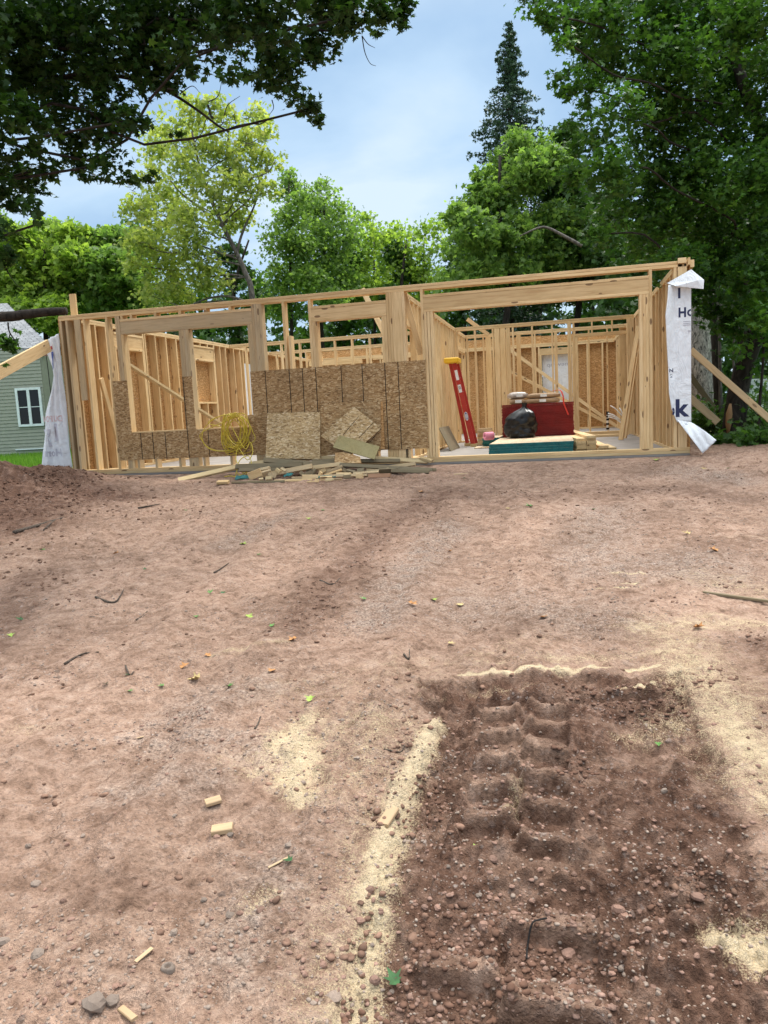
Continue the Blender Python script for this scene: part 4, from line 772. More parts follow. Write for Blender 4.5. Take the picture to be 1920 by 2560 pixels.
blocks = [((135, 238), (232, 190), -.80, .11, .038, WOOD, 'pale block end at the left front of the heap'), ((238, 205), (312, 185), -.75, .06, .038, WOODW, 'brown block right beside the pale block end'),
 ((225, 175), (300, 160), -.66, .05, .038, WOODW, 'tan block above the pale block end'), ((565, 242), (690, 236), -.85, .06, .038, WOOD, 'bright short stud piece at the centre front of the heap'),
 ((700, 245), (712, 192), -.78, .05, .038, WOOD, 'upright pale offcut at the centre of the heap'), ((700, 195), (745, 175), -.7, .05, .038, WOODT, 'pale block leaning on the upright offcut'),
 ((740, 228), (875, 172), -.72, .035, .02, WOOD, 'pale stick slanting up at the centre of the heap'), ((735, 200), (878, 146), -.62, .035, .02, WOODW, 'tan stick slanting above the pale one'),
 ((835, 225), (948, 215), -.78, .06, .038, WOOD, 'pale block right of centre in the heap'), ((968, 210), (1055, 205), -.76, .055, .038, WOODW, 'tan block at the right of the heap'), ((1050, 212), (1170, 207), -.74, .05, .038, WOODW, 'longer tan block next to the dark plate'),
 ((1040, 232), (1172, 224), -.80, .06, .03, WOODW, 'brown plank piece below the longer tan block'), ((1175, 215), (1332, 220), -.72, .10, .02, WOODG, 'dark green tinted plate at the right of the heap'),
 ((995, 268), (1046, 268), -.92, .06, .04, WOOD, 'small cube offcut in front of the right of the heap'), ((705, 288), (800, 272), -1.0, .05, .03, WOOD, 'pale wedge offcut at the centre front'), ((750, 300), (815, 298), -1.05, .03, .02, WOODT, 'tan chip in front of the pale wedge'),
 ((665, 305), (695, 325), -1.12, .04, .015, WOOD, 'tiny pale square chip in front of the heap'), ((600, 322), (700, 332), -1.15, .015, .01, WOOD, 'thin pale sliver in front of the heap'), ((745, 320), (800, 318), -1.12, .012, .01, WOODT, 'short sliver right of the tiny chip'),
 ((880, 172), (912, 190), -.66, .06, .04, WOODG, 'dark block near the centre top of the heap'), ((920, 185), (985, 200), -.66, .06, .04, WOODG, 'dark block between two tan blocks'), ((1000, 180), (1052, 176), -.64, .05, .04, WOODG, 'dark brown offcut right of centre'),
 ((575, 215), (640, 192), -.72, .05, .038, WOODG, 'grey angled block left of centre'), ((640, 215), (672, 170), -.70, .05, .038, WOODG, 'grey upright block left of centre'), ((355, 170), (385, 195), -.66, .05, .04, WOODT, 'cream block at the left of the heap'),
 ((395, 165), (430, 190), -.64, .05, .04, WOODW, 'tan block beside the cream block'), ((290, 205), (350, 235), -.76, .05, .03, WOODW, 'weathered offcut under the slanting tan board'), ((270, 245), (318, 240), -.86, .05, .04, WOODT, 'small cream block at the lower left of the heap'),
 ((215, 260), (250, 258), -.92, .04, .03, WOODT, 'very small cream chip at the lower left'), ((130, 272), (205, 270), -1.0, .03, .01, WOODW, 'thin chip at the far left front'), ((480, 245), (560, 238), -.84, .03, .03, WOODW, 'reddish tan stick end at the centre left'),
 ((545, 195), (575, 220), -.70, .05, .04, WOODG, 'dark chunk left of centre'), ((600, 180), (660, 186), -.62, .05, .04, WOODG, 'dark chunk under the long stud'), ((890, 278), (950, 270), -.95, .05, .03, WOODG, 'shaded chunk under the front right boards'), ((820, 285), (880, 298), -1.05, .03, .01, WOODW, 'little tan chip right of the wedge')]
def heapz(y): return 0
for (a, b_, y, w_, t, mt, lab) in heap+blocks:
    p, q = atp(*Pz(*a), 1, y), atp(*Pz(*b_), 1, y+random.uniform(-.04, .04))
    hz = lambda p: max(p[2], float(gz(p[0], p[1]))+w_*.4)
    p[2] = hz(p); q[2] = hz(q); short = np.linalg.norm(q-p) < .35
    o = bd('scrap_board' if not short else 'wood_offcut', p, q, (0, .45 if not short else random.uniform(-.8, .8), .9), w_, t, mt)
    own(o, lab, 'scrap board' if not short else 'wood offcut', 'debris heap pieces')
own(bd('scrap_board', atp(446, 1201, 1, -.75), atp(592, 1168, 1, -.35), (0, .8, .6), .085, .038, WOODT), 'pale board with one end up on the debris heap, left of the cord', 'scrap board')
g = atg(557, 1211); own(bd('wood_offcut', g+(-.075, 0, .03), g+(.09, 0, .03), (0, 1, .3), .07, .038, WOOD), 'small pale block lying alone left of the debris heap', 'wood offcut')
own(bd('wood_offcut', atp(1052, 1145, 1, -.12), atp(1080, 1153, 1, -.16), (0, 1, .2), .085, .038, WOODT), 'short pale block on the sill at the left of the garage opening', 'wood offcut')
def ragsheet(p, w_, h, rz, lab):
    V = []; n_ = 8
    for j in range(n_):
        for i in range(n_): u, v = i/(n_-1)-.5, j/(n_-1)-.5; V.append((u*w_, v*h, .035*vn(u*5+w_*9, v*5, 3)+.02))
    me = mesh('plastic_scrap', V, [(j*n_+i, j*n_+i+1, (j+1)*n_+i+1, (j+1)*n_+i) for j in range(n_-1) for i in range(n_-1)], [TEAL], True)
    o = ob('plastic_scrap', me, None, Matrix.Translation(Vector(map(float, p))) @ Matrix.Rotation(rz, 4, 'Z') @ Matrix.Rotation(.35, 4, 'X'), label=lab, cat='plastic scrap', group='teal plastic scraps'); o.modifiers.new('t', 'SOLIDIFY').thickness = .004
p = atp(608, 1188, 1, -.75); p[2] = gz(p[0], p[1]); ragsheet(p, .22, .12, .2, 'teal plastic scrap at the left foot of the debris heap')
p = atp(815, 1192, 1, -.85); ragsheet(p-(0, 0, .03), .26, .05, .25, 'teal plastic strip at the centre front of the heap')
p = atp(722, 1187, 1, -.8); ragsheet(p-(0, 0, .03), .12, .1, -.3, 'dark teal scrap tucked into the left of the heap')
# ------------------------------------------------------------------ yellow cord
pts = []; r_ = random.Random(4)
top_ = (596, 1038)
for k in range(15):
    cxx, cyy = 588+r_.uniform(-10, 14), 1078+r_.uniform(-8, 12); rx, ry = r_.uniform(16, 36), r_.uniform(34, 52); tilt = r_.uniform(-.5, .35)
    if k in (5, 11): rx, ry, cxx, cyy = 62, 44, 565, 1082
    for i in range(12):
        a = 2*math.pi*i/12+k*.37; ex, ey = rx*math.cos(a), ry*math.sin(a); X_, Y_ = cxx+ex*math.cos(tilt)-ey*math.sin(tilt), cyy+ex*math.sin(tilt)+ey*math.cos(tilt)
        pts.append(atp(X_, max(Y_, 1034), 1, -.04-.10*(.5+.5*math.sin(a*1.5+k))-.01*k/3))
for (a, b_) in ((610, 1120), (625, 1105), (632, 1130), (618, 1150), (596, 1120), (590, 1150), (602, 1165), (618, 1178), (606, 1190), (592, 1178), (600, 1150), (622, 1140), (628, 1165), (612, 1182), (590, 1190), (596, 1170)): pts.append(atp(a, b_, 1, -.18-.004*(b_-1105)))
for (a, b_) in ((608, 1186), (628, 1180), (636, 1188), (600, 1196), (575, 1194), (562, 1196)): q = atg(a, b_-2); pts.append(q+np.array([0, 0, .012]))
mb = MB(); mb.tube(smoothpath(pts, 4), .0062, 6); mb.build('extension_cord', [CORD], smooth=True, label='tangled yellow extension cord hanging over the right window sill', cat='extension cord')

# ------------------------------------------------------------------ vegetation
def star(n=5):
    ang = [-90, -50, -20, 5, 28, 48, 68, 90, 112, 132, 152, 175, 200, 230]; rad = [.35, .40, .62, .34, .85, .42, .5, 1.0, .5, .42, .85, .34, .62, .40]
    return np.array([(r*math.cos(math.radians(a)), r*math.sin(math.radians(a)), -.22*abs(r*math.cos(math.radians(a)))) for a, r in zip(ang, rad)])*.56
STAR = star()
STAR9 = np.array([(0, -.35, 0), (.30, -.25, -.06), (.22, .0, -.04), (.52, .22, -.12), (.18, .28, -.02), (0, .60, 0), (-.18, .28, -.02), (-.52, .22, -.12), (-.22, .0, -.04), (-.30, -.25, -.06)])
DIAM = np.array([(0, -.5, 0), (.30, 0, -.08), (0, .5, .0), (-.30, 0, -.08)])
SPRAY = np.array([(0, -.5, 0), (.42, -.12, -.08), (.16, .06, .03), (.30, .46, -.05), (0, .22, .05), (-.34, .40, -.02), (-.18, .02, .03), (-.44, -.18, -.08)])
def leafmesh(name, C, size, mt, shape, rng, up=.75, droop=0., bright=None, aspect=1.):
    n = len(C); nn = rng.normal(size=(n, 3))*(1-up)+np.array([0, 0, up]); nn /= np.linalg.norm(nn, axis=1)[:, None]
    a = rng.normal(size=(n, 3)); a[:, 2] -= droop; a -= nn*(a*nn).sum(1)[:, None]; a /= np.linalg.norm(a, axis=1)[:, None]; b = np.cross(nn, a)
    s = size*(.65+.6*rng.random(n)); K = len(shape)
    V = C[:, None]+s[:, None, None]*(shape[None, :, 0, None]*b[:, None]*aspect+shape[None, :, 1, None]*a[:, None]+shape[None, :, 2, None]*nn[:, None])
    me = fast_mesh(name, V.reshape(-1, 3), K, n, [mt]); at = me.attributes.new('rnd', 'FLOAT', 'FACE')
    r = np.clip(.18+.5*rng.random(n)**1.3+(0 if bright is None else bright), 0, 1); at.data.foreach_set('value', r.astype(np.float32)); return me
def crown_points(blobs, n, rng, spray=.28, per=7, shell=.45, flat_=.5):
    B = np.array([b[:3] for b in blobs]); r = np.array([b[3] for b in blobs]); wgt = r**2.3; wgt /= wgt.sum(); m_ = max(1, n//per)
    k = rng.choice(len(B), m_, p=wgt); d = rng.normal(size=(m_, 3)); d /= np.linalg.norm(d, axis=1)[:, None]; rr = r[k]*(shell+(1.06-shell)*rng.random(m_)**.6)
    c = B[k]+d*rr[:, None]*np.array([1, 1, .9]); 
    keep = fbm(c[:, 0]*1.1/np.mean(r)+c[:, 2]*.5, c[:, 1]*1.1/np.mean(r)+c[:, 2]*.9, 3, 7) > -.12; c = c[keep]; k = k[keep]; m_ = len(c)
    br = (rng.random(m_)-.5)*.35
    off = rng.normal(size=(m_, per, 3))*np.array([1, 1, flat_])*spray*(r[k]**.5)[:, None, None]*.6
    P = (c[:, None]+off).reshape(-1, 3); return P, np.repeat(br, per)
def limb(p0, p1, r0, r1, rng, seg=5, wob=.08, sag=0.):
    p0, p1 = np.array(p0, float), np.array(p1, float); Ln = np.linalg.norm(p1-p0); P = []
    for i in range(seg+1):
        t = i/seg; q = p0*(1-t)+p1*t; q = q+rng.normal(size=3)*wob*Ln*math.sin(math.pi*t)*.5; q[2] += sag*Ln*math.sin(math.pi*t); P.append(q)
    return smoothpath(P, 3), np.linspace(r0, r1, seg*3+1)
def tree(name, label, cat, trunk, tr, blobs, n, size, lmat, bmat, seed, shape=SPRAY, up=.45, droop=.3, limbs=None, group=None, spray=.28, per=7, shell=.4, limb_r=.35, flat_=.5, twigs=0, lskip=1):
    rng = np.random.default_rng(seed); root = empty(name, trunk[0], label=label, cat=cat, group=group)
    mb = MB(); T = smoothpath(trunk, 4); R_ = np.linspace(tr, tr*.30, len(T)); mb.tube(T, R_, 10)
    for b in blobs[::lskip]:
        c = np.array(b[:3]); cand = [i for i in range(len(T)) if T[i][2] < c[2]-.2*b[3] and i > len(T)*.15] or [len(T)//2]
        i = min(cand, key=lambda i: np.linalg.norm(T[i]-c)+rng.random()*.6); P, R2 = limb(T[i], c, max(R_[i]*limb_r, .012), .012, rng, 5, .10); mb.tube(P, R2, 6)
        for q in range(twigs):
            d = rng.normal(size=3); d /= np.linalg.norm(d); j = rng.integers(len(P)//2, len(P)); P2, R3 = limb(P[j], c+d*b[3]*.9, .012, .005, rng, 3, .12); mb.tube(P2, R3, 5)
    mb.build('trunk', [bmat], root, smooth=True)
    C, br = crown_points(blobs, n, rng, spray, per, shell, flat_); ob('crown', leafmesh('crown', C, size, lmat, shape, rng, up, droop, br), root); return root
def BL(lst, d, jd=0, rs=1., seed=0):                            # crown clumps: (px, py, radius px) at forward distance d
    r = random.Random(seed); o = []
    for q in lst:
        dd = d+(q[3] if len(q) > 3 else r.uniform(-jd, jd)); p = W(q[0], q[1], dd); o.append((*p, q[2]*rs*dd/FPX))
    return o
def ground_at(px, d): p = W(px, 1040, d); p[2] = -.12; return p
# overhanging maple, its trunk beyond the left edge of the view
fb = [(40, 60, 110), (150, 60, 110), (260, 70, 110), (370, 60, 100), (480, 50, 90), (590, 50, 85), (700, 45, 80), (800, 30, 70), (880, 40, 60), (955, 25, 45), (990, 55, 34),
 (60, 180, 110), (170, 190, 110), (280, 190, 100), (370, 160, 75), (450, 120, 60), (540, 120, 60), (620, 140, 70), (700, 150, 75), (780, 120, 60), (850, 80, 45),
 (60, 290, 85), (160, 300, 85), (260, 300, 80), (335, 300, 55), (600, 190, 45), (680, 210, 50), (740, 235, 45), (775, 272, 38), (800, 305, 24), (650, 215, 40),
 (200, 380, 60), (270, 410, 55), (330, 430, 42), (365, 440, 28), (225, 435, 30), (50, 440, 55), (60, 520, 52), (30, 580, 38), (15, 490, 45), (85, 470, 35), (475, 165, 34), (515, 185, 22), (20, 640, 30), (95, 560, 22), (40, 400, 45), (100, 380, 40), (110, 430, 30), (150, 410, 30), (430, 330, 20), (420, 200, 45), (560, 60, 60), (640, 60, 60), (1000, 20, 40), (940, 75, 30)]
fb2 = [(x, -110, 130) for x in range(-100, 1000, 130)]+[(x, -300, 170) for x in range(-200, 900, 180)]+[(-120, y, 130) for y in (60, 220, 400, 560)]
ftop = W(-700, 100, 8.5)
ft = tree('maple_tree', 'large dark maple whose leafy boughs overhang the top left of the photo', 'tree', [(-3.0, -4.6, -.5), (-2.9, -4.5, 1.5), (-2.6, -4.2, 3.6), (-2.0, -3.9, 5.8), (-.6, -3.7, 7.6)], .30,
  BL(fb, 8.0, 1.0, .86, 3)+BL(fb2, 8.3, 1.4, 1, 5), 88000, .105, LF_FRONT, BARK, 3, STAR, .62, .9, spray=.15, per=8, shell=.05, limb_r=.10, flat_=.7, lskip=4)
rng = np.random.default_rng(5)
def px_limb(pp, d, r0, r1, nm, par, mt=BARK, n=8): 
    P = smoothpath([W(a, b, d+(i*.0)) for i, (a, b) in enumerate(pp)], 5); mb = MB(); mb.tube(P, np.linspace(r0, r1, len(P)), n); return mb.build(nm, [mt], par, smooth=True)
px_limb([(-900, 420), (-300, 280), (0, 170), (90, 100), (190, 72), (250, 80), (330, 110), (420, 140), (510, 152)], 9.3, .035, .008, 'bough', ft)
px_limb([(-300, 330), (0, 228), (120, 200), (270, 188), (380, 212), (440, 240), (500, 280), (545, 314), (572, 330)], 8.5, .028, .010, 'bough', ft)
px_limb([(566, 326), (590, 316), (625, 309), (650, 310), (668, 300)], 8.5, .010, .006, 'bough', ft)
px_limb([(520, 262), (528, 292), (534, 293)], 7.6, .009, .012, 'bough', ft); px_limb([(418, 222), (436, 224)], 7.6, .01, .006, 'bough', ft)
for pp in ([(560, 290), (570, 262), (600, 240)], [(905, 90), (912, 130), (925, 158), (940, 165)], [(905, 90), (920, 110), (938, 120)], [(450, 235), (480, 215), (500, 232)], [(590, 310), (585, 290), (588, 282)], [(520, 255), (545, 240), (555, 200)], [(680, 250), (684, 270), (675, 285)], [(0, 630), (20, 680), (40, 710), (52, 722)], [(0, 650), (25, 690)]): px_limb(pp, 7.7, .006, .002, 'twig', ft, n=5)
px_limb([(-700, 800), (-300, 795), (0, 792), (60, 786), (120, 780), (166, 778)], 12.2, .10, .065, 'low_limb', ft)
px_limb([(20, 806), (24, 830), (45, 862), (50, 876)], 10.5, .012, .005, 'twig', ft, n=5); px_limb([(26, 833), (20, 848), (5, 853)], 10.5, .009, .004, 'twig', ft, n=5)
C, br = crown_points(BL([(5, 855, 24), (25, 862, 20), (12, 835, 12), (35, 870, 14), (20, 905, 10), (42, 828, 7)], 10.5), 240, rng, .2, 6, .2); ob('hanging_leaves', leafmesh('hanging_leaves', C, .10, LF_MAPLE, STAR, rng, .5, .6, br), ft)
# big maple on the right
rb = [(1360, 40, 45), (1430, 60, 70), (1520, 50, 90), (1640, 40, 110), (1760, 40, 120), (1880, 50, 120), (1420, 105, 40), (1500, 150, 80), (1410, 195, 45), (1460, 220, 60), (1570, 170, 90), (1680, 170, 110), (1800, 180, 120), (1910, 190, 110),
 (1460, 290, 50), (1540, 290, 80), (1650, 300, 100), (1770, 310, 110), (1890, 320, 110), (1470, 370, 55), (1450, 440, 45), (1530, 420, 80), (1640, 430, 100), (1760, 440, 110), (1880, 450, 110), (1460, 510, 48), (1540, 530, 75), (1500, 585, 45), (1640, 560, 90), (1750, 570, 100), (1870, 580, 100), (1600, 620, 50), (1700, 660, 70), (1800, 680, 80), (1890, 690, 80), (1755, 760, 50), (1820, 800, 60), (1890, 800, 50), (1860, 870, 35)]
rb2 = [(x, -110, 130) for x in range(1380, 2100, 140)]+[(2060, y, 130) for y in (60, 240, 420, 600)]+[(1450, -60, 60)]
tb = W(1832, 1110, 13.2); tb[2] = -.15
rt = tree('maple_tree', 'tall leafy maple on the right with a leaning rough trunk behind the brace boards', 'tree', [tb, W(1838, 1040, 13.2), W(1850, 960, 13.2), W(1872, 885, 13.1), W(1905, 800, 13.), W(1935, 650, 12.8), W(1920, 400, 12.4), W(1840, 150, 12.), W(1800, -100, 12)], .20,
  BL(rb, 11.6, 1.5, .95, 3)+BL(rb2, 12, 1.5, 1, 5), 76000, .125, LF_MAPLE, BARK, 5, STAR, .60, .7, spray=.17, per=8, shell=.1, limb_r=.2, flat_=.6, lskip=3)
mb = MB(); p = W(1823, 1060, 13.05); mb.tube([W(1826, 1010, 13.02), W(1823, 1035, 12.98), W(1821, 1060, 12.99), W(1820, 1085, 13.02)], [.02, .055, .05, .02], 8); mb.build('trunk_scar', [flat('bare_wood', (.30, .17, .08), .8)], rt, smooth=True)
# more trunks on the right
def trunk_only(name, pp, d, r0, r1, mt, label, group=None, twn=0, seed=1):
    P = [W(a, b, d) for a, b in pp]; P[0][2] = min(P[0][2], -.15); root = empty(name, P[0], label=label, cat='tree', group=group); mb = MB(); Q = smoothpath(P, 5); mb.tube(Q, np.linspace(r0, r1, len(Q)), 12 if r0 > .1 else 7); mb.build('trunk', [mt], root, smooth=True)
    rg = np.random.default_rng(seed); C, br = crown_points([(*Q[-1], 1.0), (*Q[-3], .7)], 500, rg, .25, 7, .2); ob('crown', leafmesh('crown', C, .14, LF_MAPLE, STAR9, rg, .5, .5, br), root)
trunk_only('maple_tree', [(1762, 1085), (1760, 1000), (1752, 900), (1745, 800), (1740, 650), (1730, 480)], 17.5, .31, .2, BARKP, 'thick pale speckled trunk standing just behind the hanging white wrap')
trunk_only('maple_tree', [(1800, 1110), (1796, 1000), (1790, 900), (1780, 700), (1775, 500)], 15.5, .10, .06, BARK, 'straight dark trunk between the speckled trunk and the leaning maple')
trunk_only('maple_tree', [(1852, 1105), (1852, 1020), (1858, 900), (1862, 700), (1870, 500)], 15., .15, .08, BARK, 'dark upright trunk directly behind the leaning maple')
trunk_only('sapling', [(1892, 1085), (1900, 1000), (1908, 900), (1912, 780)], 12.5, .03, .015, BARK, 'thin dark sapling right of the leaning maple, in front of the white fence')
trunk_only('sapling', [(1802, 1100), (1800, 900), (1797, 760), (1793, 560)], 14.4, .035, .02, BARKG, 'slim pale grey stem rising into the maple leaves')
trunk_only('sapling', [(1838, 1090), (1834, 900), (1837, 760), (1830, 700)], 15.8, .025, .014, BARKG, 'second slim grey stem between the dark trunks')
# background trees
def bgtree(name, label, px, d, lean_, rw, blobs, n, size, lmat, seed, **k):
    b0 = ground_at(px, d); top = W(px+lean_, min(q[1] for q in blobs)+40, d); mid = b0*.5+top*.5+np.array([.3, 0, 0])*random.uniform(-1, 1)
    return tree(name, label, 'tree', [b0, b0*.75+top*.25, mid, top*.75+b0*.25, top], rw, BL(blobs, d, d*.05, 1, seed), n, size, lmat, k.pop('bmat', BARK), seed, **k)
tl = tree('ash_tree', 'tall airy yellow green tree with a forking trunk behind the left of the house', 'tree', [ground_at(640, 27), W(632, 760, 27), W(612, 680, 27), W(585, 620, 27), W(545, 540, 27), W(505, 440, 27), W(480, 330, 27)], .12,
  BL([(420, 320, 42), (395, 370, 45), (480, 275, 40), (455, 350, 50), (540, 255, 32), (560, 300, 40), (640, 285, 34), (668, 330, 34), (620, 350, 45), (520, 370, 50), (590, 410, 50), (660, 400, 38), (460, 430, 55), (380, 440, 38), (540, 470, 55), (630, 470, 48), (690, 400, 20), (680, 480, 25),
   (350, 520, 45), (420, 520, 65), (400, 600, 70), (480, 560, 60), (480, 640, 65), (560, 560, 42), (350, 610, 40), (420, 690, 60), (520, 700, 50), (600, 540, 40), (380, 740, 40), (450, 760, 40), (340, 660, 35)], 27, 1.4, 1.0, 8),
  12500, .18, LF_LIGHT, BARKG, 8, spray=.34, shell=.2, limb_r=.45, twigs=2)
mb = MB()
for pp in ([(592, 640), (600, 600), (615, 560), (640, 500), (655, 400), (665, 340)], [(560, 570), (500, 520), (450, 480), (410, 430)], [(545, 540), (560, 450), (570, 350), (575, 300)], [(520, 470), (470, 420), (430, 350)]):
    P = smoothpath([W(a, b, 27) for a, b in pp], 4); mb.tube(P, np.linspace(.055, .015, len(P)), 6)
mb.build('limb', [BARKG], tl, smooth=True)
bgtree('maple_tree', 'rounded bright green tree at the far left above the neighbour house roof', 110, 30, 0, .15, [(20, 610, 45), (70, 600, 45), (120, 590, 45), (170, 590, 40), (60, 660, 60), (130, 660, 60), (190, 650, 50), (30, 720, 60), (120, 730, 60), (190, 720, 55), (0, 560, 30), (60, 780, 50), (140, 790, 50)], 13000, .26, LF_BRIGHT, 11)
bgtree('maple_tree', 'bright green tree between the neighbour house and the tall yellow green tree', 265, 31, 0, .14, [(230, 610, 40), (280, 600, 40), (330, 610, 38), (220, 670, 50), (280, 680, 60), (260, 750, 60), (330, 740, 55), (210, 790, 45), (300, 590, 26), (330, 680, 50)], 11000, .26, LF_MID, 12)
bgtree('maple_tree', 'narrow green tree just right of the tall yellow green tree', 730, 30, -8, .10, [(722, 425, 14), (726, 450, 20), (712, 480, 28), (745, 470, 16), (745, 500, 24), (720, 550, 42), (705, 610, 45), (745, 620, 45), (715, 690, 50), (760, 700, 40), (700, 760, 50)], 6000, .17, LF_MID, 13, shell=.1, twigs=2, spray=.5)
bgtree('maple_tree', 'full green tree with a rounded top left of the gap in the trees', 810, 31, 0, .13, [(772, 470, 16), (808, 462, 18), (838, 480, 15), (770, 500, 26), (815, 495, 32), (850, 520, 26), (790, 530, 46), (850, 560, 45), (800, 600, 58), (860, 630, 48), (790, 680, 56), (850, 700, 56), (820, 750, 50), (880, 590, 25)], 9500, .17, LF_MID, 14, shell=.1, twigs=2, spray=.5)
bgtree('maple_tree', 'low pale green tree left of centre in the gap under the sky', 935, 35, 0, .10, [(915, 545, 22), (925, 590, 38), (960, 600, 34), (900, 640, 42), (950, 660, 46), (910, 720, 50), (970, 730, 44), (985, 580, 24)], 6000, .19, LF_BRIGHT, 15, shell=.1, twigs=1, spray=.5)
bgtree('maple_tree', 'low pale green tree right of centre in the gap under the sky', 1060, 34, 0, .10, [(1020, 590, 28), (1060, 575, 28), (1045, 640, 46), (1095, 620, 34), (1020, 690, 46), (1085, 700, 50), (1050, 760, 50), (1110, 560, 22)], 6000, .19, LF_BRIGHT, 16, shell=.1, twigs=1, spray=.5)
bgtree('maple_tree', 'broad green tree in front of the tall spruce', 1250, 25, 0, .16, [(1290, 350, 34), (1345, 360, 38), (1265, 400, 42), (1330, 430, 55), (1215, 450, 34), (1180, 500, 42), (1250, 500, 58), (1140, 540, 30), (1190, 580, 55), (1280, 590, 62), (1150, 620, 42), (1200, 680, 60), (1290, 690, 60), (1130, 710, 45), (1390, 560, 60), (1375, 650, 55), (1385, 400, 40)], 17000, .20, LF_MID, 17, shell=.3, twigs=1)
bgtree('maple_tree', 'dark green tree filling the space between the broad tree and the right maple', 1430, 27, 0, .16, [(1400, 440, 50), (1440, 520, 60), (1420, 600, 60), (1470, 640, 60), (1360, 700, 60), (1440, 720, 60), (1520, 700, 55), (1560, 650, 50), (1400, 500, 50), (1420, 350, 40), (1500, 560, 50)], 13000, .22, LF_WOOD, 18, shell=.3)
px_ = [(1455, 615), (1410, 590), (1370, 570), (1345, 570), (1300, 590)]
mb = MB(); P = smoothpath([W(a, b, 22) for a, b in px_], 4); mb.tube(P, np.linspace(.05, .02, len(P)), 6); mb.build('bare_bough', [BARKG], bpy.data.objects['maple_tree.010'] if 'maple_tree.010' in bpy.data.objects else rt, smooth=True)
# spruce
def spruce():
    rng = np.random.default_rng(21); d = 28; b0 = ground_at(1276, d); tp = W(1273, 52, d); root = empty('spruce_tree', b0, label='tall narrow dark spruce rising into the sky right of the centre', cat='tree')
    mb = MB(); mb.tube(smoothpath([b0, b0*.5+tp*.5, tp], 6), np.linspace(.2, .02, 13), 8); H_ = tp[2]-b0[2]; C = []; z = tp[2]-.1; k = 0; bare = 0
    prof = [(0, .05), (.6, .33), (1.3, .50), (2.4, .72), (2.7, 1.15), (3.3, 1.2), (4.2, 1.35), (5.0, 1.55), (6.3, 1.35), (7.5, 1.7), (9, 1.9), (13, 2.3), (16, 2.4)]
    while z > 2.:
        h = tp[2]-z; t = (z-b0[2])/H_; ax = b0*(1-t)+tp*t; nb = 4+int(h > 1)*2
        for i in range(nb):
            a = 2*math.pi*(i/nb)+k*.9+rng.random()*.5; ln_ = lerp(prof, h)[0]*(.5+.6*rng.random()); dz = .10-.22*min(1, h/3)+rng.normal()*.06
            e = ax+np.array([math.cos(a)*ln_, math.sin(a)*ln_, dz*ln_]); P, R2 = limb(ax, e, .022, .006, rng, 3, .04, -.06); mb.tube(P, R2, 5)
            m_ = int((9+ln_*70)*(1 if h < 2.6 else rng.uniform(.35, 1.1))); q = .12+.9*rng.random(m_)**.8; side = rng.normal(size=(m_, 3))*np.array([.09, .09, .07])*(1.1-.4*q)[:, None]*(.6+ln_*.45); C.append(P[0]+(e-ax)*q[:, None]+side-np.array([0, 0, .05]))
        z -= .17+.05*rng.random()+.012*h; k += 1
    mb.build('trunk', [BARK], root, smooth=True); C = np.concatenate(C)
    ndl = np.array([(0, -.5, 0), (.10, -.2, 0), (.32, .10, -.05), (.09, .10, 0), (.0, .55, 0), (-.09, .12, 0), (-.32, .05, -.05), (-.10, -.2, 0)])
    ob('crown', leafmesh('crown', C, .18, LF_CON, ndl, rng, .45, .3, (rng.random(len(C))-.5)*.3), root)
spruce()
# hanging conifer boughs behind the right maple
def wood_mass():
    rng = np.random.default_rng(31); bl = []
    for px in range(-260, 2300, 75):
        for py in (620, 690, 760, 840, 920, 1000):
            if py < 700 and not (px < 380 or px > 1330): continue
            bl.append((px+rng.uniform(-25, 25), py+rng.uniform(-20, 20), 70, rng.uniform(-3, 5)))
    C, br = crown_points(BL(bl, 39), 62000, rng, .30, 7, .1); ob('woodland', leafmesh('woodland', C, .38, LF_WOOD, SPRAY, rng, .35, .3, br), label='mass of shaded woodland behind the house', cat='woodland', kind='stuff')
    bl = []
    for px in range(1500, 2300, 70):
        for py in (500, 600, 700, 790, 870, 950, 1020): bl.append((px+rng.uniform(-25, 25), py+rng.uniform(-20, 20), 75, rng.uniform(-2, 3)))
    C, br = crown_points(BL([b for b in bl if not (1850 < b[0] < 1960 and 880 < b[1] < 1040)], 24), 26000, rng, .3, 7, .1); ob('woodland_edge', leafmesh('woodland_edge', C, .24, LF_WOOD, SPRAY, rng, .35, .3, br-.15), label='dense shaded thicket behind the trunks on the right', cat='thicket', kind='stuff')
wood_mass()
r9 = random.Random(9)
for i, px in enumerate((600, 870, 1000, 1165, 1240, 1340, 1480, 1560)):
    b0 = ground_at(px, 33+r9.uniform(-2, 2)); 
    d = np.dot(b0-CAM, FW); trunk_pts = [b0, W(px+r9.uniform(-10, 10), 850, d), W(px+r9.uniform(-20, 20), 720, d), W(px+r9.uniform(-30, 30), 600, d)]
    tree('slim_tree', ['slim dark trunked tree behind the first window opening on its right', 'slim tree behind the tall front studs near the centre', 'slim tree behind the post cluster in the centre', 'slim tree seen above the left end of the garage header', 'slim tree seen above the left third of the garage header', 'slim tree seen above the middle of the garage header', 'slim tree seen above the right half of the garage header', 'slim tree seen above the right end of the garage header'][i], 'tree', trunk_pts, .13,
      BL([(px+r9.uniform(-25, 25), y, 34) for y in (640, 690, 740, 800, 860)], d, 1, 1, i), 1600, .25, LF_WOOD, BARK, 40+i, group='slim trees behind the house')
LF_UND = leafmat('understorey_leaf', [(.025, .06, .012), (.05, .11, .02), (.08, .16, .03), (.13, .22, .04)], .35)
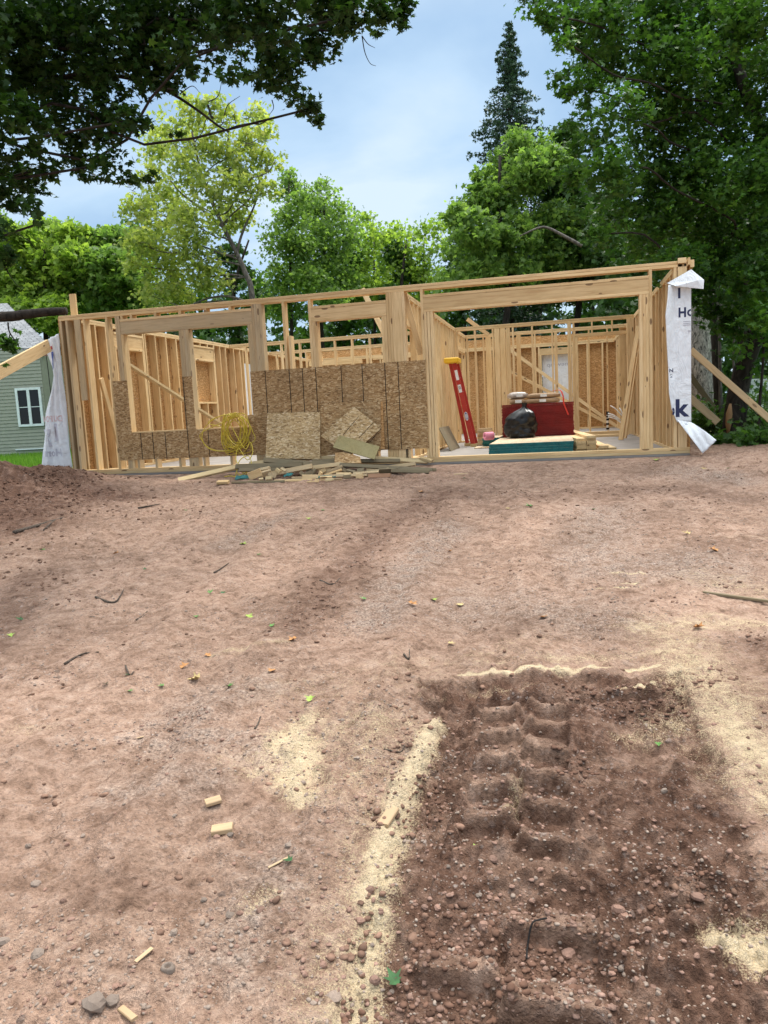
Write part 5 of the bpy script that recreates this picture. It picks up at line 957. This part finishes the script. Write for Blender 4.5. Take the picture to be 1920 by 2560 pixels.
# undergrowth at the right and by the slab
def plant(p, r, h, n, size, mt, seed, label, shape=STAR9, name='shrub', cat='shrub', group='shrubs by the right trees'):
    rng = np.random.default_rng(seed); root = empty(name, p, label=label, cat=cat, group=group); mb = MB()
    for i in range(7):
        a = rng.random()*6.28; e = np.array(p)+np.array([math.cos(a)*r*.7, math.sin(a)*r*.7, h*(.6+.4*rng.random())]); P, R2 = limb(p, e, .01, .004, rng, 3, .1); mb.tube(P, R2, 5)
    mb.build('stem', [BARK], root); C = rng.normal(size=(n, 3))*np.array([r*.45, r*.45, h*.25])+np.array(p)+np.array([0, 0, h*.5]); C[:, 2] = np.maximum(C[:, 2], p[2]+.03)
    ob('foliage', leafmesh('foliage', C, size, mt, shape, rng, .55, .2, (rng.random(n)-.5)*.3), root)
def gp(px, py, d): p = W(px, py, d); p[2] = -.15; return p
for i, (px, d, r, h, mt, lb) in enumerate(((1778, 14.5, .45, .75, LF_UND, 'bright leafy shrub right of the hanging wrap sheet at its foot'), (1905, 13.2, .6, .95, LF_MAPLE, 'leafy shrub at the right edge under the fence'), (1870, 14.0, .5, .8, LF_UND, 'shrub behind the base of the dark upright trunk'), (1935, 12.0, .6, .7, LF_UND, 'shrub cut by the right edge of the photo'), (1830, 12.2, .35, .30, LF_MAPLE, 'low dark seedlings at the foot of the leaning maple'), (1885, 11.6, .4, .34, LF_MAPLE, 'low broad leaved seedlings right of the leaning maple'), (1790, 12.4, .22, .22, LF_MAPLE, 'low seedling clump beside the slab corner'), (1745, 15.5, .4, .7, LF_UND, 'shrub between the lower brace boards and the slab'), (1920, 16, .6, 1.2, LF_UND, 'tall loose shrub in front of the white fence'))):
    plant(gp(px, 1100, d), r, h, 420 if d > 12.3 else 260, .11, mt, 60+i, lb)
# grass strip at the left
rng = np.random.default_rng(77); n = 26000; x = rng.uniform(-9, -1.2, n); y = rng.uniform(-.6, 15, n); k = (sm(-1.6, -3.2, x)*sm(-1, .5, y) > .2) & (np.exp(-((x+1.0)/1.6)**2-((y+1.3)/.75)**2) < .15); x, y = x[k], y[k]
C = np.stack([x, y, gz(x, y)+.04], 1); gb = np.array([(-.09, -.5, 0), (.09, -.5, 0), (.0, .5, .0)])
n = len(C); a = rng.random(n)*6.28; hgt = .07+.08*rng.random(n); wv = np.stack([np.cos(a), np.sin(a), 0*a], 1)*.012; tv = np.stack([rng.normal(size=n)*.02, rng.normal(size=n)*.02, hgt], 1); V = np.stack([C-wv-(0, 0, .05), C+wv-(0, 0, .05), C+tv], 1)
me = fast_mesh('grass', V.reshape(-1, 3), 3, n, [LF_GRASS]); at = me.attributes.new('rnd', 'FLOAT', 'FACE'); at.data.foreach_set('value', rng.random(n).astype(np.float32)); ob('grass', me, label='mown green grass beside the neighbour house', cat='grass', kind='stuff')

# ------------------------------------------------------------------ neighbour house
SID = flat('green_grey_siding', (.255, .275, .225), .6, .3, .06); SHG = None
m, nt, b = mat('shingles', .9, .2); tc = N(nt, 'ShaderNodeTexCoord'); br = N(nt, 'ShaderNodeTexBrick'); br.inputs['Scale'].default_value = 3.2; br.inputs['Color1'].default_value = (.20, .21, .22, 1); br.inputs['Color2'].default_value = (.30, .31, .32, 1); br.inputs['Mortar'].default_value = (.07, .07, .075, 1); br.inputs['Mortar Size'].default_value = .03; br.inputs['Brick Width'].default_value = .9; br.inputs['Row Height'].default_value = .45
L(nt, tc.outputs['Object'], br.inputs[0]); L(nt, mixc(nt, .6, br.outputs[0], ramp(nt, noise(nt, tc.outputs['Object'], 20, 3), [(.3, (.6, .6, .6)), (.7, (1.2, 1.2, 1.2))]), 'MULTIPLY'), b.inputs['Base Color']); SHG = m
nd = 24.; A0 = W(-420, 1180, nd); A0[2] = -.2; A1 = W(128, 1160, nd); A1[2] = -.2; ux = A1-A0; Lw = np.linalg.norm(ux); ux /= Lw; nv_ = np.cross(ux, [0, 0, 1.]); nv_ = nv_ if nv_@(CAM-A1) > 0 else -nv_; zt_ = W(60, 884, nd)[2]
def lw(s, z, o=0.): p = A1-ux*s+nv_*o; return (p[0], p[1], z)
nh = empty('neighbour_house', A1, label='neighbouring house with green grey lap siding and a shingle roof at the left edge', cat='house')
mb = MB(); z = -.15; ex = .105
while z < zt_:
    mb.add([lw(0, z, .016), lw(Lw, z, .016), lw(Lw, z+ex, .0), lw(0, z+ex, .0), lw(0, z, -.02), lw(Lw, z, -.02), lw(Lw, z+ex, -.02), lw(0, z+ex, -.02)], BF); z += ex
side = lambda o_: lw(0, 0, 0)
bk = -nv_*7.; mb.add([lw(0, -.15, 0), tuple(np.array(lw(0, -.15, 0))+bk), tuple(np.array(lw(0, zt_, 0))+bk), lw(0, zt_, 0)], [(0, 1, 2, 3)]); mb.build('wall', [SID], nh)
er = W(126, 852, nd-.3); er[2] = zt_+.08; el = er-ux*(Lw+1); rr = W(18, 762, nd+3.6); rl = rr-ux*(Lw+1)
mb = MB(); th = np.array([0, 0, .06]); mb.add([er, el, rl, rr, er+th, el+th, rl+th, rr+th], BF); back = (rr-er)*np.array([1, 1, -1]); mb.add([rr, rl, rl+back, rr+back, rr+th, rl+th, rl+back+th, rr+back+th], BF)
me = mesh('roof', [(0, 0, 0)]*0+[tuple(map(float, v)) for v in mb.v], mb.f, [SHG]); 
M0, _ = frame_mat(er, rr, ux); o = ob('roof', me, nh, M0); Mi = M0.inverted()
for v in me.vertices: v.co = Mi @ v.co
# shingle rows follow the roof plane: local x along the eave, z up the slope
me.transform(Matrix.Rotation(0, 4, 'X'))
mp = N(nt, 'ShaderNodeMapping'); mp.inputs[2].default_value = (math.radians(90), 0, 0); L(nt, tc.outputs['Object'], mp.inputs[0]); L(nt, mp.outputs[0], br.inputs[0])
mb = MB(); f0 = er-th*1.5; mb.add([f0-(0, 0, .12), el-(0, 0, .2), el-(0, 0, .02), f0+(0, 0, .05), f0-(0, 0, .12)-nv_*.03, el-(0, 0, .2)-nv_*.03, el-(0, 0, .02)-nv_*.03, f0+(0, 0, .05)-nv_*.03], BF); mb.build('fascia', [flat('rust_fascia', (.22, .11, .09), .7)], nh)
def wallpt(px, py, o=0.): 
    r = ray(px, py); t = ((A1+nv_*o-CAM)@nv_)/(r@nv_); return CAM+r*t
def wbox(s0, s1, z0, z1, o0, o1, nm, mt, par): mb = MB(); mb.add([lw(s0, z0, o1), lw(s1, z0, o1), lw(s1, z1, o1), lw(s0, z1, o1), lw(s0, z0, o0), lw(s1, z0, o0), lw(s1, z1, o0), lw(s0, z1, o0)], BF); return mb.build(nm, [mt], par)
q0, q1 = wallpt(38, 971), wallpt(112, 1064); s1_, s0_ = (A1-q0)@ux, (A1-q1)@ux; z1_, z0_ = q0[2], q1[2]+.0
GLS = bpy.data.materials.new('window_glass'); GLS.use_nodes = True; gb_ = GLS.node_tree.nodes['Principled BSDF']; gb_.inputs['Base Color'].default_value = (.01, .012, .014, 1); gb_.inputs['Roughness'].default_value = .18; gb_.inputs['Specular IOR Level'].default_value = .35
WF = flat('white_window_frame', (.62, .70, .72), .5)
wn = wbox(s0_, s1_, z0_, z1_, -.01, .022, 'window', WF, nh); ws = (s1_-s0_)
f_ = .07
for a, b_ in ((s0_, s0_+f_), (s1_-f_, s1_), ((s0_+s1_)/2-f_*.6, (s0_+s1_)/2+f_*.6)): wbox(a, b_, z0_, z1_, .02, .06, 'frame', WF, wn)
for a, b_ in ((z0_, z0_+f_), (z1_-f_, z1_)): wbox(s0_, s1_, a, b_, .02, .055, 'frame', WF, wn)
mid_ = (z0_+z1_)/2
for a, b_ in ((s0_+f_, (s0_+s1_)/2-f_*.6), ((s0_+s1_)/2+f_*.6, s1_-f_)):
    wbox(a, b_, z0_+f_, z1_-f_, .022, .028, 'pane', GLS, wn); wbox(a, b_, mid_-.01, mid_+.012, .028, .04, 'meeting_rail', WF, wn)
P0, P1 = wallpt(116, 890, .05), wallpt(128, 990, .05); mb = MB(); mb.tube([P0, (P0+P1)/2, P1, wallpt(124, 1130, .05)], .012, 6); mb.build('cable', [BLACK], nh)
wbox((A1-wallpt(78, 1120))@ux-.9, (A1-wallpt(40, 1120))@ux, wallpt(40, 1124)[2]-.02, wallpt(40, 1124)[2]+.012, .0, .05, 'loose_siding', WF, nh)
# white vinyl fence
fr = empty('vinyl_fence', W(1900, 1010, 24), label='white vinyl panel fence glimpsed behind the right hand trunks', cat='fence')
a, b_ = W(1872, 948, 24), W(2150, 905, 24); ztop = a[2]; ud = (b_-a)*np.array([1, 1, 0]); Lf = np.linalg.norm(ud); ud /= Lf; nn = np.array([ud[1], -ud[0], 0])
def fbx(s0, s1, z0, z1, t, nm): 
    p, q = a+ud*s0, a+ud*s1; mb = MB(); mb.add([(*(p+nn*t)[:2], z0), (*(q+nn*t)[:2], z0), (*(q-nn*t)[:2], z0), (*(p-nn*t)[:2], z0), (*(p+nn*t)[:2], z1), (*(q+nn*t)[:2], z1), (*(q-nn*t)[:2], z1), (*(p-nn*t)[:2], z1)], BF); mb.build(nm, [WHITE], fr)
for i in range(3): fbx(i*2.0-.06+(-.1 if i == 0 else 0), i*2.0+.06, -.3, ztop+.10, .07, 'post')
fbx(0.06, Lf, ztop-.06, ztop, .035, 'rail'); fbx(.06, Lf, -.2, -.1, .035, 'rail')
for i in range(int(Lf/.15)): fbx(.07+i*.15, .07+i*.15+.146, -.1, ztop-.061, .018, 'panel_board')

# ------------------------------------------------------------------ stones, chips, leaves and twigs on the dirt
def rock(seed, r=1.):
    rg = np.random.default_rng(seed); bm_v = []; F = []; nu, nv = 8, 5; sc = np.array([1, .62+.35*rg.random(), .42+.28*rg.random()]); off = rg.random(3)*9
    for j in range(1, nv):
        for i in range(nu):
            a, t = 2*math.pi*i/nu, math.pi*j/nv; d = np.array([math.sin(t)*math.cos(a), math.sin(t)*math.sin(a), math.cos(t)]); k = 1+.95*float(fbm(d[0]*1.3+off[0]+d[2], d[1]*1.3+off[1], 2, seed)); bm_v.append(d*k*sc)
    bm_v += [np.array([0, 0, 1])*sc*.95, np.array([0, 0, -1])*sc*.95]; t_, b_ = len(bm_v)-2, len(bm_v)-1
    for j in range(nv-2):
        for i in range(nu): F.append((j*nu+i, (j+1)*nu+i, (j+1)*nu+(i+1) % nu, j*nu+(i+1) % nu))
    for i in range(nu): F.append((t_, i, (i+1) % nu)); F.append((b_, (nv-2)*nu+(i+1) % nu, (nv-2)*nu+i))
    return np.array(bm_v), F
def stonemat(nm, a, b2):
    m, nt, b = mat(nm, .9, .25); v, rnd = objvec(nt); n_ = noise(nt, v, 60, 4, .6); c = ramp(nt, n_, [(.3, a), (.7, b2)]); c = mixc(nt, 1, c, ramp(nt, rnd, [(0, (.7, .7, .7)), (.5, (1, 1, 1)), (1, (1.25, 1.22, 1.2))]), 'MULTIPLY'); L(nt, c, b.inputs['Base Color']); bump(nt, b, n_, .5, .004); return m
ST_R = stonemat('reddish_stone', (.15, .082, .058), (.34, .215, .165)); ST_G = stonemat('grey_stone', (.16, .118, .092), (.31, .245, .20))
rocks = []
for k in range(8):
    V, F = rock(k+3); rocks.append([mesh('stone', V, F, [ST_R]), mesh('stone', V, F, [ST_G])])
def stone(px, py, r, grey, label, group):
    p = atg(px, py); z = float(gh(np.array([p[0]]), np.array([p[1]]))[0]); me = random.choice(rocks)[1 if grey else 0]
    M = Matrix.Translation((p[0], p[1], z+r*.18)) @ Matrix.Rotation(random.uniform(0, 6.28), 4, 'Z') @ Matrix.Rotation(random.uniform(-.25, .25), 4, 'X') @ Matrix.Scale(r, 4)
    return ob('stone', me, None, M, label=label, cat='stone', group=group)
named = [(1230, 2140, .020, 0, 'pointed reddish stone inside the upper left tread print'), (1265, 2023, .015, 0, 'rounded pinkish stone at the left edge of the right tread column'), (1545, 2015, .012, 0, 'grey pink stone in the gravelly middle of the moist strip'), (1480, 2040, .012, 0, 'pale stone below the stone cluster in the moist strip'),
 (1545, 2220, .022, 0, 'larger reddish stone left of a pair in the lower furrow'), (1560, 2232, .020, 0, 'larger reddish stone right of a pair in the lower furrow'), (1475, 2257, .018, 0, 'round pinkish stone below the furrow'), (1745, 2210, .022, 0, 'angular reddish stone beside the furrow at the right'), (1285, 2260, .020, 0, 'long reddish stone left of the round pinkish one'),
 (1420, 2350, .020, 0, 'pale pink stone right of the black cable scrap'), (1210, 2295, .018, 0, 'round pale stone left of the cable scrap'), (1660, 1965, .014, 1, 'grey stone pair member on the smooth right strip'), (1720, 1808, .012, 1, 'dark stone on the sawdust edge at the right'), (1785, 1817, .012, 0, 'flat reddish stone on the sawdust at the right'),
 (722, 2122, .016, 1, 'bluish grey stone below the two wood chips'), (757, 1952, .015, 1, 'dark reddish grey stone in the pale sawdust blob'), (765, 1982, .011, 1, 'blue grey stone under the one in the sawdust blob'), (576, 2089, .012, 1, 'dark stone touching the lower wood chip'), (435, 2333, .014, 1, 'blue grey stone at the lower left'), (576, 2288, .016, 1, 'dark grey stone in the lower left dirt'),
 (505, 2300, .012, 1, 'flat blue grey stone left of the dark one'), (652, 2290, .015, 0, 'reddish flat stone in the lower left dirt'), (240, 2540, .034, 1, 'large grey stone at the bottom left edge'), (280, 2520, .022, 1, 'medium grey stone above the large one at the bottom left'), (95, 2400, .020, 1, 'grey stone near the left edge low down'), (90, 2205, .018, 1, 'pale grey stone near the left edge'), (10, 2365, .020, 1, 'grey stone cut by the left edge'),
 (900, 2290, .016, 0, 'stone at the left rim of the moist strip'), (922, 2220, .018, 0, 'reddish stone higher on the rim of the moist strip'), (935, 2430, .016, 0, 'brown stone on the sawdust band low down'), (835, 2490, .020, 1, 'blue grey stone half sunk in the sawdust band'), (1110, 1815, .013, 1, 'grey stone at the top of the sawdust band')]
for a in named: stone(*a, None)
rs = random.Random(17)
def sval():
    while True:
        px, py = rs.uniform(0, 1920), rs.uniform(1500, 2555)
        if rs.random() < ((py-1350)/1200)**1.2: return px, py
for i in range(258):
    px, py = sval() if i > 130 else (rs.gauss(1380, 190), rs.choice((rs.gauss(1980, 60), rs.gauss(2330, 120), rs.gauss(2250, 40)))); py = min(max(py, 1500), 2555); px = min(max(px, 5), 1915)
    dist = np.linalg.norm(atg(px, py)-CAM); g_ = rs.random() < (.15 if i <= 130 else .45); r = rs.uniform(.005, .011)*(.8+.1*dist)
    stone(px, py, r, g_, 'small grey stone lying in the dirt of the foreground' if g_ else 'small reddish brown stone lying in the dirt of the foreground', 'small grey stones in the foreground' if g_ else 'small reddish stones in the foreground')
# pebbles: too many to count
rg = np.random.default_rng(41); Vp, Fp = rock(5); tri = []
for f in Fp: tri += [(f[0], f[1], f[2])]+([(f[0], f[2], f[3])] if len(f) == 4 else [])
tri = np.array(tri)
def pebbles(n, mt, seed, xy, rmin, rmax, label):
    rg = np.random.default_rng(seed); x, y = xy(rg, n); n = len(x); z = gh(x, y); r = (rmin+(rmax-rmin)*rg.random(n)**2.5)*(.6 if rmax > .03 else 1); a = rg.random(n)*6.28; V = Vp[None]*np.array([1, 1, .8])*(r[:, None, None])*(.7+.6*rg.random((n, 1, 3))); c, s_ = np.cos(a)[:, None], np.sin(a)[:, None]
    X = V[..., 0]*c-V[..., 1]*s_+x[:, None]; Y = V[..., 0]*s_+V[..., 1]*c+y[:, None]; Z = V[..., 2]+(z+r*.15)[:, None]; K = len(Vp)
    me = fast_mesh('gravel', np.stack([X, Y, Z], -1).reshape(-1, 3), 3, n*len(tri), [mt], (tri[None]+np.arange(n)[:, None, None]*K).reshape(-1, 3), True); ob('gravel', me, label=label, cat='gravel', kind='stuff')
def xy_moist(rg, n):
    px = rg.uniform(900, 1900, n*2); P = np.array([atg(1300, 2600), atg(1350, 1700)]); d = rg.uniform(1.6, 5.2, n*2); l = rg.uniform(-.35, .75, n*2)*d*.9
    x = CAM[0]-sy_*d+cy_*l; y = CAM[1]+cy_*d+sy_*l; m_ = poly_mask(x, y, MOIST, .05); k = (m_ > .5) & (vn(x*3.2, y*3.2, 91) > .5); return x[k], y[k]
def xy_all(rg, n):
    d = 1.4+9.0*rg.random(n)**1.4; l = rg.uniform(-.62, .62, n)*d; x = CAM[0]-sy_*d+cy_*l; y = CAM[1]+cy_*d+sy_*l; k = (vn(x*1.3, y*1.3, 95) > .42) & (y < -.15); return x[k], y[k]
CLOD = flat('dirt_clod', (.20, .12, .085), .95, .1, .35, 25); CLODD = flat('dark_dirt_clod', (.13, .072, .05), .95, .1, .35, 25)
def xy_mound(rg, n):
    x = rg.normal(-.6, 1.5, n); y = rg.normal(-2.2, 1.3, n); k = (y < -.35) & (vn(x*3, y*3, 97) > .42); return x[k], y[k]
def xy_streak(rg, n):
    d = 2.+8.*rg.random(n)**1.1; l = rg.uniform(-.6, .6, n)*d; x = CAM[0]-sy_*d+cy_*l; y = CAM[1]+cy_*d+sy_*l
    st = np.zeros_like(x)
    for ch in ([(1120, 1235, 70), (1000, 1290, 70), (900, 1380, 70), (820, 1480, 70), (740, 1570, 60)], [(0, 1400, 120), (150, 1450, 90), (60, 1560, 70)], [(300, 1260, 70), (520, 1300, 60)], [(1250, 1240, 60), (1500, 1220, 60), (1860, 1250, 60)], [(1030, 1800, 30), (930, 2200, 40), (860, 2450, 50)], [(1880, 1600, 60), (1700, 1760, 30)]): st = np.maximum(st, chain_mask(x, y, ch, 1.))
    k = (rg.random(n) < .06+.9*st) & (vn(x*4, y*4, 98) > .45) & (y < -.2); return x[k], y[k]
pebbles(9000, CLODD, 11, xy_mound, .006, .035, 'dark dirt clods on the loose soil pile'); pebbles(26000, CLOD, 12, xy_streak, .003, .016, 'crumbly dirt clods along the wheel tracks'); pebbles(9000, CLODD, 13, xy_moist, .003, .013, 'moist dirt crumbs on the tread strip')
pebbles(3200, ST_R, 1, xy_moist, .003, .011, 'reddish crumbs and pebbles strewn over the moist tread strip')
pebbles(16000, ST_G, 2, xy_all, .002, .008, 'fine grey gravel scattered over the dry dirt'); pebbles(9000, ST_R, 3, xy_all, .002, .010, 'fine reddish gravel scattered over the dry dirt')
# wood chips lying in the foreground
def chip(px, py, ln_, w_, t, rz, lab, mt=WOODT):
    p = atg(px, py); z = float(gh(np.array([p[0]]), np.array([p[1]]))[0])+t/2+.002; c, s_ = math.cos(rz)*ln_/2, math.sin(rz)*ln_/2; own(bd('wood_offcut', (p[0]-c, p[1]-s_, z), (p[0]+c, p[1]+s_, z+.004), (-s_, c, 0), w_, t, mt), lab, 'wood offcut', 'wood chips in the foreground')
CH = wood('clean_offcut', (.50, .37, .23), (.38, .27, .16), (.30, .21, .14), .6, .3)
chip(970, 2042, .115, .045, .016, 1.42, 'rectangular pale offcut standing on the sawdust band in the foreground', CH)
chip(556, 2078, .075, .050, .020, .35, 'pale square offcut, the lower one of two at the left', CH); chip(533, 2005, .060, .046, .016, .6, 'pale square offcut, the upper one of two at the left', CH)
chip(697, 2180, .075, .009, .004, .9, 'thin pale splinter in the left foreground', CH); chip(362, 2412, .06, .014, .004, 1.2, 'tan sliver near the small hollow stone at lower left', CH); chip(320, 2545, .07, .02, .008, -.5, 'pale wood sliver at the bottom left edge', CH)
chip(1862, 1500, .52, .022, .018, -.62, 'grey lath lying on the dirt at the right edge', WOODG); chip(350, 1832, .03, .01, .003, .4, 'tiny chip on the reddish dirt', CH)
chip(1160, 1190, .25, .03, .01, .2, 'small tan scrap on the dirt just outside the garage opening', WOODW)
# little hollow pipe stub
p = atg(420, 2424); z = float(gh(np.array([p[0]]), np.array([p[1]]))[0]); mb = MB(); n_ = 16; V = []
for rr, zz in ((.020, -.02), (.021, .004), (.017, .011), (.010, .010), (.009, -.004)): V += [(p[0]+rr*math.cos(2*math.pi*i/n_), p[1]+rr*math.sin(2*math.pi*i/n_)*.9, z+zz) for i in range(n_)]
mb.add(V, [(k*n_+i, k*n_+(i+1) % n_, (k+1)*n_+(i+1) % n_, (k+1)*n_+i) for k in range(4) for i in range(n_)]+[tuple(4*n_+i for i in range(n_))]); mb.build('pipe_stub', [ST_G], smooth=True, label='grey stub with a round hollow sunk in the dirt at lower left', cat='pipe stub')
P = [atg(*q)+np.array([0, 0, hh_]) for q, hh_ in (((1316, 2378), .0), ((1318, 2350), .012), ((1330, 2328), .02), ((1350, 2318), .018), ((1368, 2316), .0))]
for q in P: q[2] = float(gh(np.array([q[0]]), np.array([q[1]]))[0])+.008+(.012 if q is P[2] else 0)
mb = MB(); mb.tube(smoothpath(P, 5), .0028, 6); mb.build('cable_scrap', [BLACK], smooth=True, label='short curved black cable scrap in the moist strip', cat='cable')
# fallen leaves
LG = [flat('green_fallen_leaf', (.10, .22, .05), .6, .3, .2, 40), flat('tan_fallen_leaf', (.48, .36, .16), .7, .3, .2, 40), flat('orange_fallen_leaf', (.42, .20, .07), .7, .3, .25, 40), flat('dark_green_fallen_leaf', (.035, .10, .03), .6, .3, .2, 40), flat('yellow_green_leaf', (.30, .40, .08), .6, .3, .2, 40)]
CN = ['green', 'tan', 'orange brown', 'dark green', 'yellow green']
FL = [(985, 2428, .095, 3, 'lying on the rim of the moist strip low in the photo'), (492, 1697, .13, 1, 'largest one, left of centre on the dirt'), (573, 1723, .09, 0, 'just right of the large tan leaf'), (460, 1660, .08, 2, 'above the large tan leaf'), (520, 1632, .06, 2, 'on the pale sawdust left of centre'), (622, 1527, .085, 4, 'on the dirt left of the dark streak'), (490, 1541, .07, 0, 'left of the yellow green leaf'), (527, 1490, .09, 0, 'crumpled near a sprig'), (558, 1482, .08, 3, 'next to the crumpled green leaf'),
 (910, 1498, .08, 0, 'right of the dark streak'), (1085, 1497, .07, 4, 'in the middle distance at the centre'), (1150, 1501, .10, 1, 'standing curled at the centre'), (1030, 1520, .09, 2, 'left of the curled tan leaf'), (1358, 1548, .09, 2, 'right of centre beyond the sawdust line'), (1125, 1598, .08, 1, 'above the sawdust line, tan and curled'), (1745, 1568, .09, 2, 'on the pale dirt at the right'), (735, 1605, .08, 2, 'below the dark streak'), (680, 1578, .07, 0, 'small one below the yellow green leaf'),
 (606, 1358, .10, 4, 'in the upper left dirt'), (646, 1388, .08, 0, 'below the one in the upper left dirt'), (108, 1382, .11, 0, 'at the foot of the dirt pile'), (290, 1388, .08, 2, 'between dirt pile and centre'), (365, 1432, .08, 3, 'right of the dirt pile'), (772, 1297, .09, 4, 'near the heap in the middle distance'), (807, 1273, .09, 0, 'higher up near the heap'), (465, 1280, .09, 0, 'below the debris heap at the left'), (1325, 1275, .17, 0, 'crumpled ones in a cluster below the garage'), (1270, 1276, .08, 1, 'left of the green cluster'), (1485, 1280, .07, 0, 'right of the green cluster'), (1718, 1342, .12, 1, 'long one on the grey gravel at the right'), (1785, 1388, .10, 2, 'on the grey gravel further right'), (1640, 1150, .13, 4, 'near the slab at the right'), (1760, 1172, .12, 1, 'near the right trees'), (1820, 1169, .09, 0, 'by the seedlings'), (1055, 1235, .12, 2, 'tan patch under the heap'), (267, 1722, .06, 3, 'small one at the left'), (325, 1727, .06, 0, 'small one right of another at the left'), (320, 1695, .07, 3, 'beside a bent twig'), (405, 1710, .05, 0, 'tiny one left of the large tan leaf'), (725, 2175, .06, 3, 'folded beside the thin splinter'), (1645, 1850, .045, 0, 'small torn one on the moist strip'), (1125, 1375, .06, 2, 'in the middle distance'), (1160, 1200, .05, 3, 'just below the sill'), (50, 1548, .09, 3, 'at the left edge'), (25, 1586, .07, 4, 'low at the left edge'), (1190, 2095, .03, 4, 'scrap on the tread prints'), (1730, 1195, .07, 2, 'small one right of the slab'), (775, 1755, .07, 4, 'pale one above the sawdust blob'), (680, 1685, .08, 2, 'curled one right of the green leaf'), (845, 2060, .0, 0, '')]
FL = [f for f in FL if f[2] > 0]
for i, (px, py, s_, c_, where) in enumerate(FL):
    p = atg(px, py); z = float(gh(np.array([p[0]]), np.array([p[1]]))[0]); sh = STAR if c_ in (0, 1, 3) else STAR9; V = sh*np.array([1, 1, 0])*s_*(.8 if s_ > .05 else 1); rr = np.hypot(V[:, 0], V[:, 1]); cu = random.uniform(.2, .9); V[:, 2] = np.abs(V[:, 0])*cu*.6+rr*random.uniform(0, .35); Vc = np.vstack([V, [[0, 0, 0]]]); n_ = len(V)
    me = mesh('fallen_leaf', Vc, [(k, (k+1) % n_, n_) for k in range(n_)], [LG[c_]]); ob('fallen_leaf', me, None, Matrix.Translation((p[0], p[1], z+.006)) @ Matrix.Rotation(random.uniform(0, 6.28), 4, 'Z') @ Matrix.Rotation(random.uniform(-.3, .3), 4, 'X'), label=f'{CN[c_]} fallen leaf {where}', cat='leaf', group='fallen leaves')
TW = bark('twig_bark', (.05, .04, .03), (.13, .10, .08), 60)
def twig(pp, r, lab):
    P = []
    for q in pp: p = atg(*q); p[2] = float(gh(np.array([p[0]]), np.array([p[1]]))[0])+r*.8; P.append(p)
    mb = MB(); mb.tube(smoothpath(P, 4), np.linspace(r, r*.5, (len(P)-1)*4+1), 6); mb.build('twig', [TW], smooth=True, label=lab, cat='twig', group='twigs on the dirt')
for pp, r, lab in (([(35, 1336), (90, 1320), (130, 1305), (160, 1294)], .022, 'thick dark stick lying on the side of the dirt pile'), ([(110, 1332), (135, 1312), (150, 1298)], .01, 'thin twig beside the thick stick'), ([(240, 1502), (270, 1509), (290, 1510), (302, 1495), (310, 1482)], .009, 'bent dark twig right of the left edge'), ([(162, 1666), (190, 1650), (215, 1644), (248, 1639)], .007, 'curved thin twig on smooth dirt at the left'), ([(315, 1675), (325, 1692), (335, 1680)], .006, 'hooked twig near the tan leaf'), ([(638, 1835), (645, 1815), (652, 1795)], .005, 'thin upright twig above the sawdust blob'), ([(1010, 1645), (1022, 1652), (1024, 1633)], .006, 'small forked twig left of the sawdust line'), ([(340, 1545), (352, 1535), (368, 1525)], .006, 'thin twig in the smooth dirt right of the bent one'), ([(800, 1452), (830, 1458), (850, 1445)], .007, 'dark twig in the streak'), ([(960, 1885), (1000, 1880), (1012, 1868)], .004, 'thin curved twig on the sawdust band'), ([(535, 1428), (550, 1420), (572, 1412)], .008, 'pale twig on the gravel patch'), ([(345, 1272), (375, 1268), (400, 1262)], .012, 'dark twig at the foot of the mound')): twig(pp, r, lab)
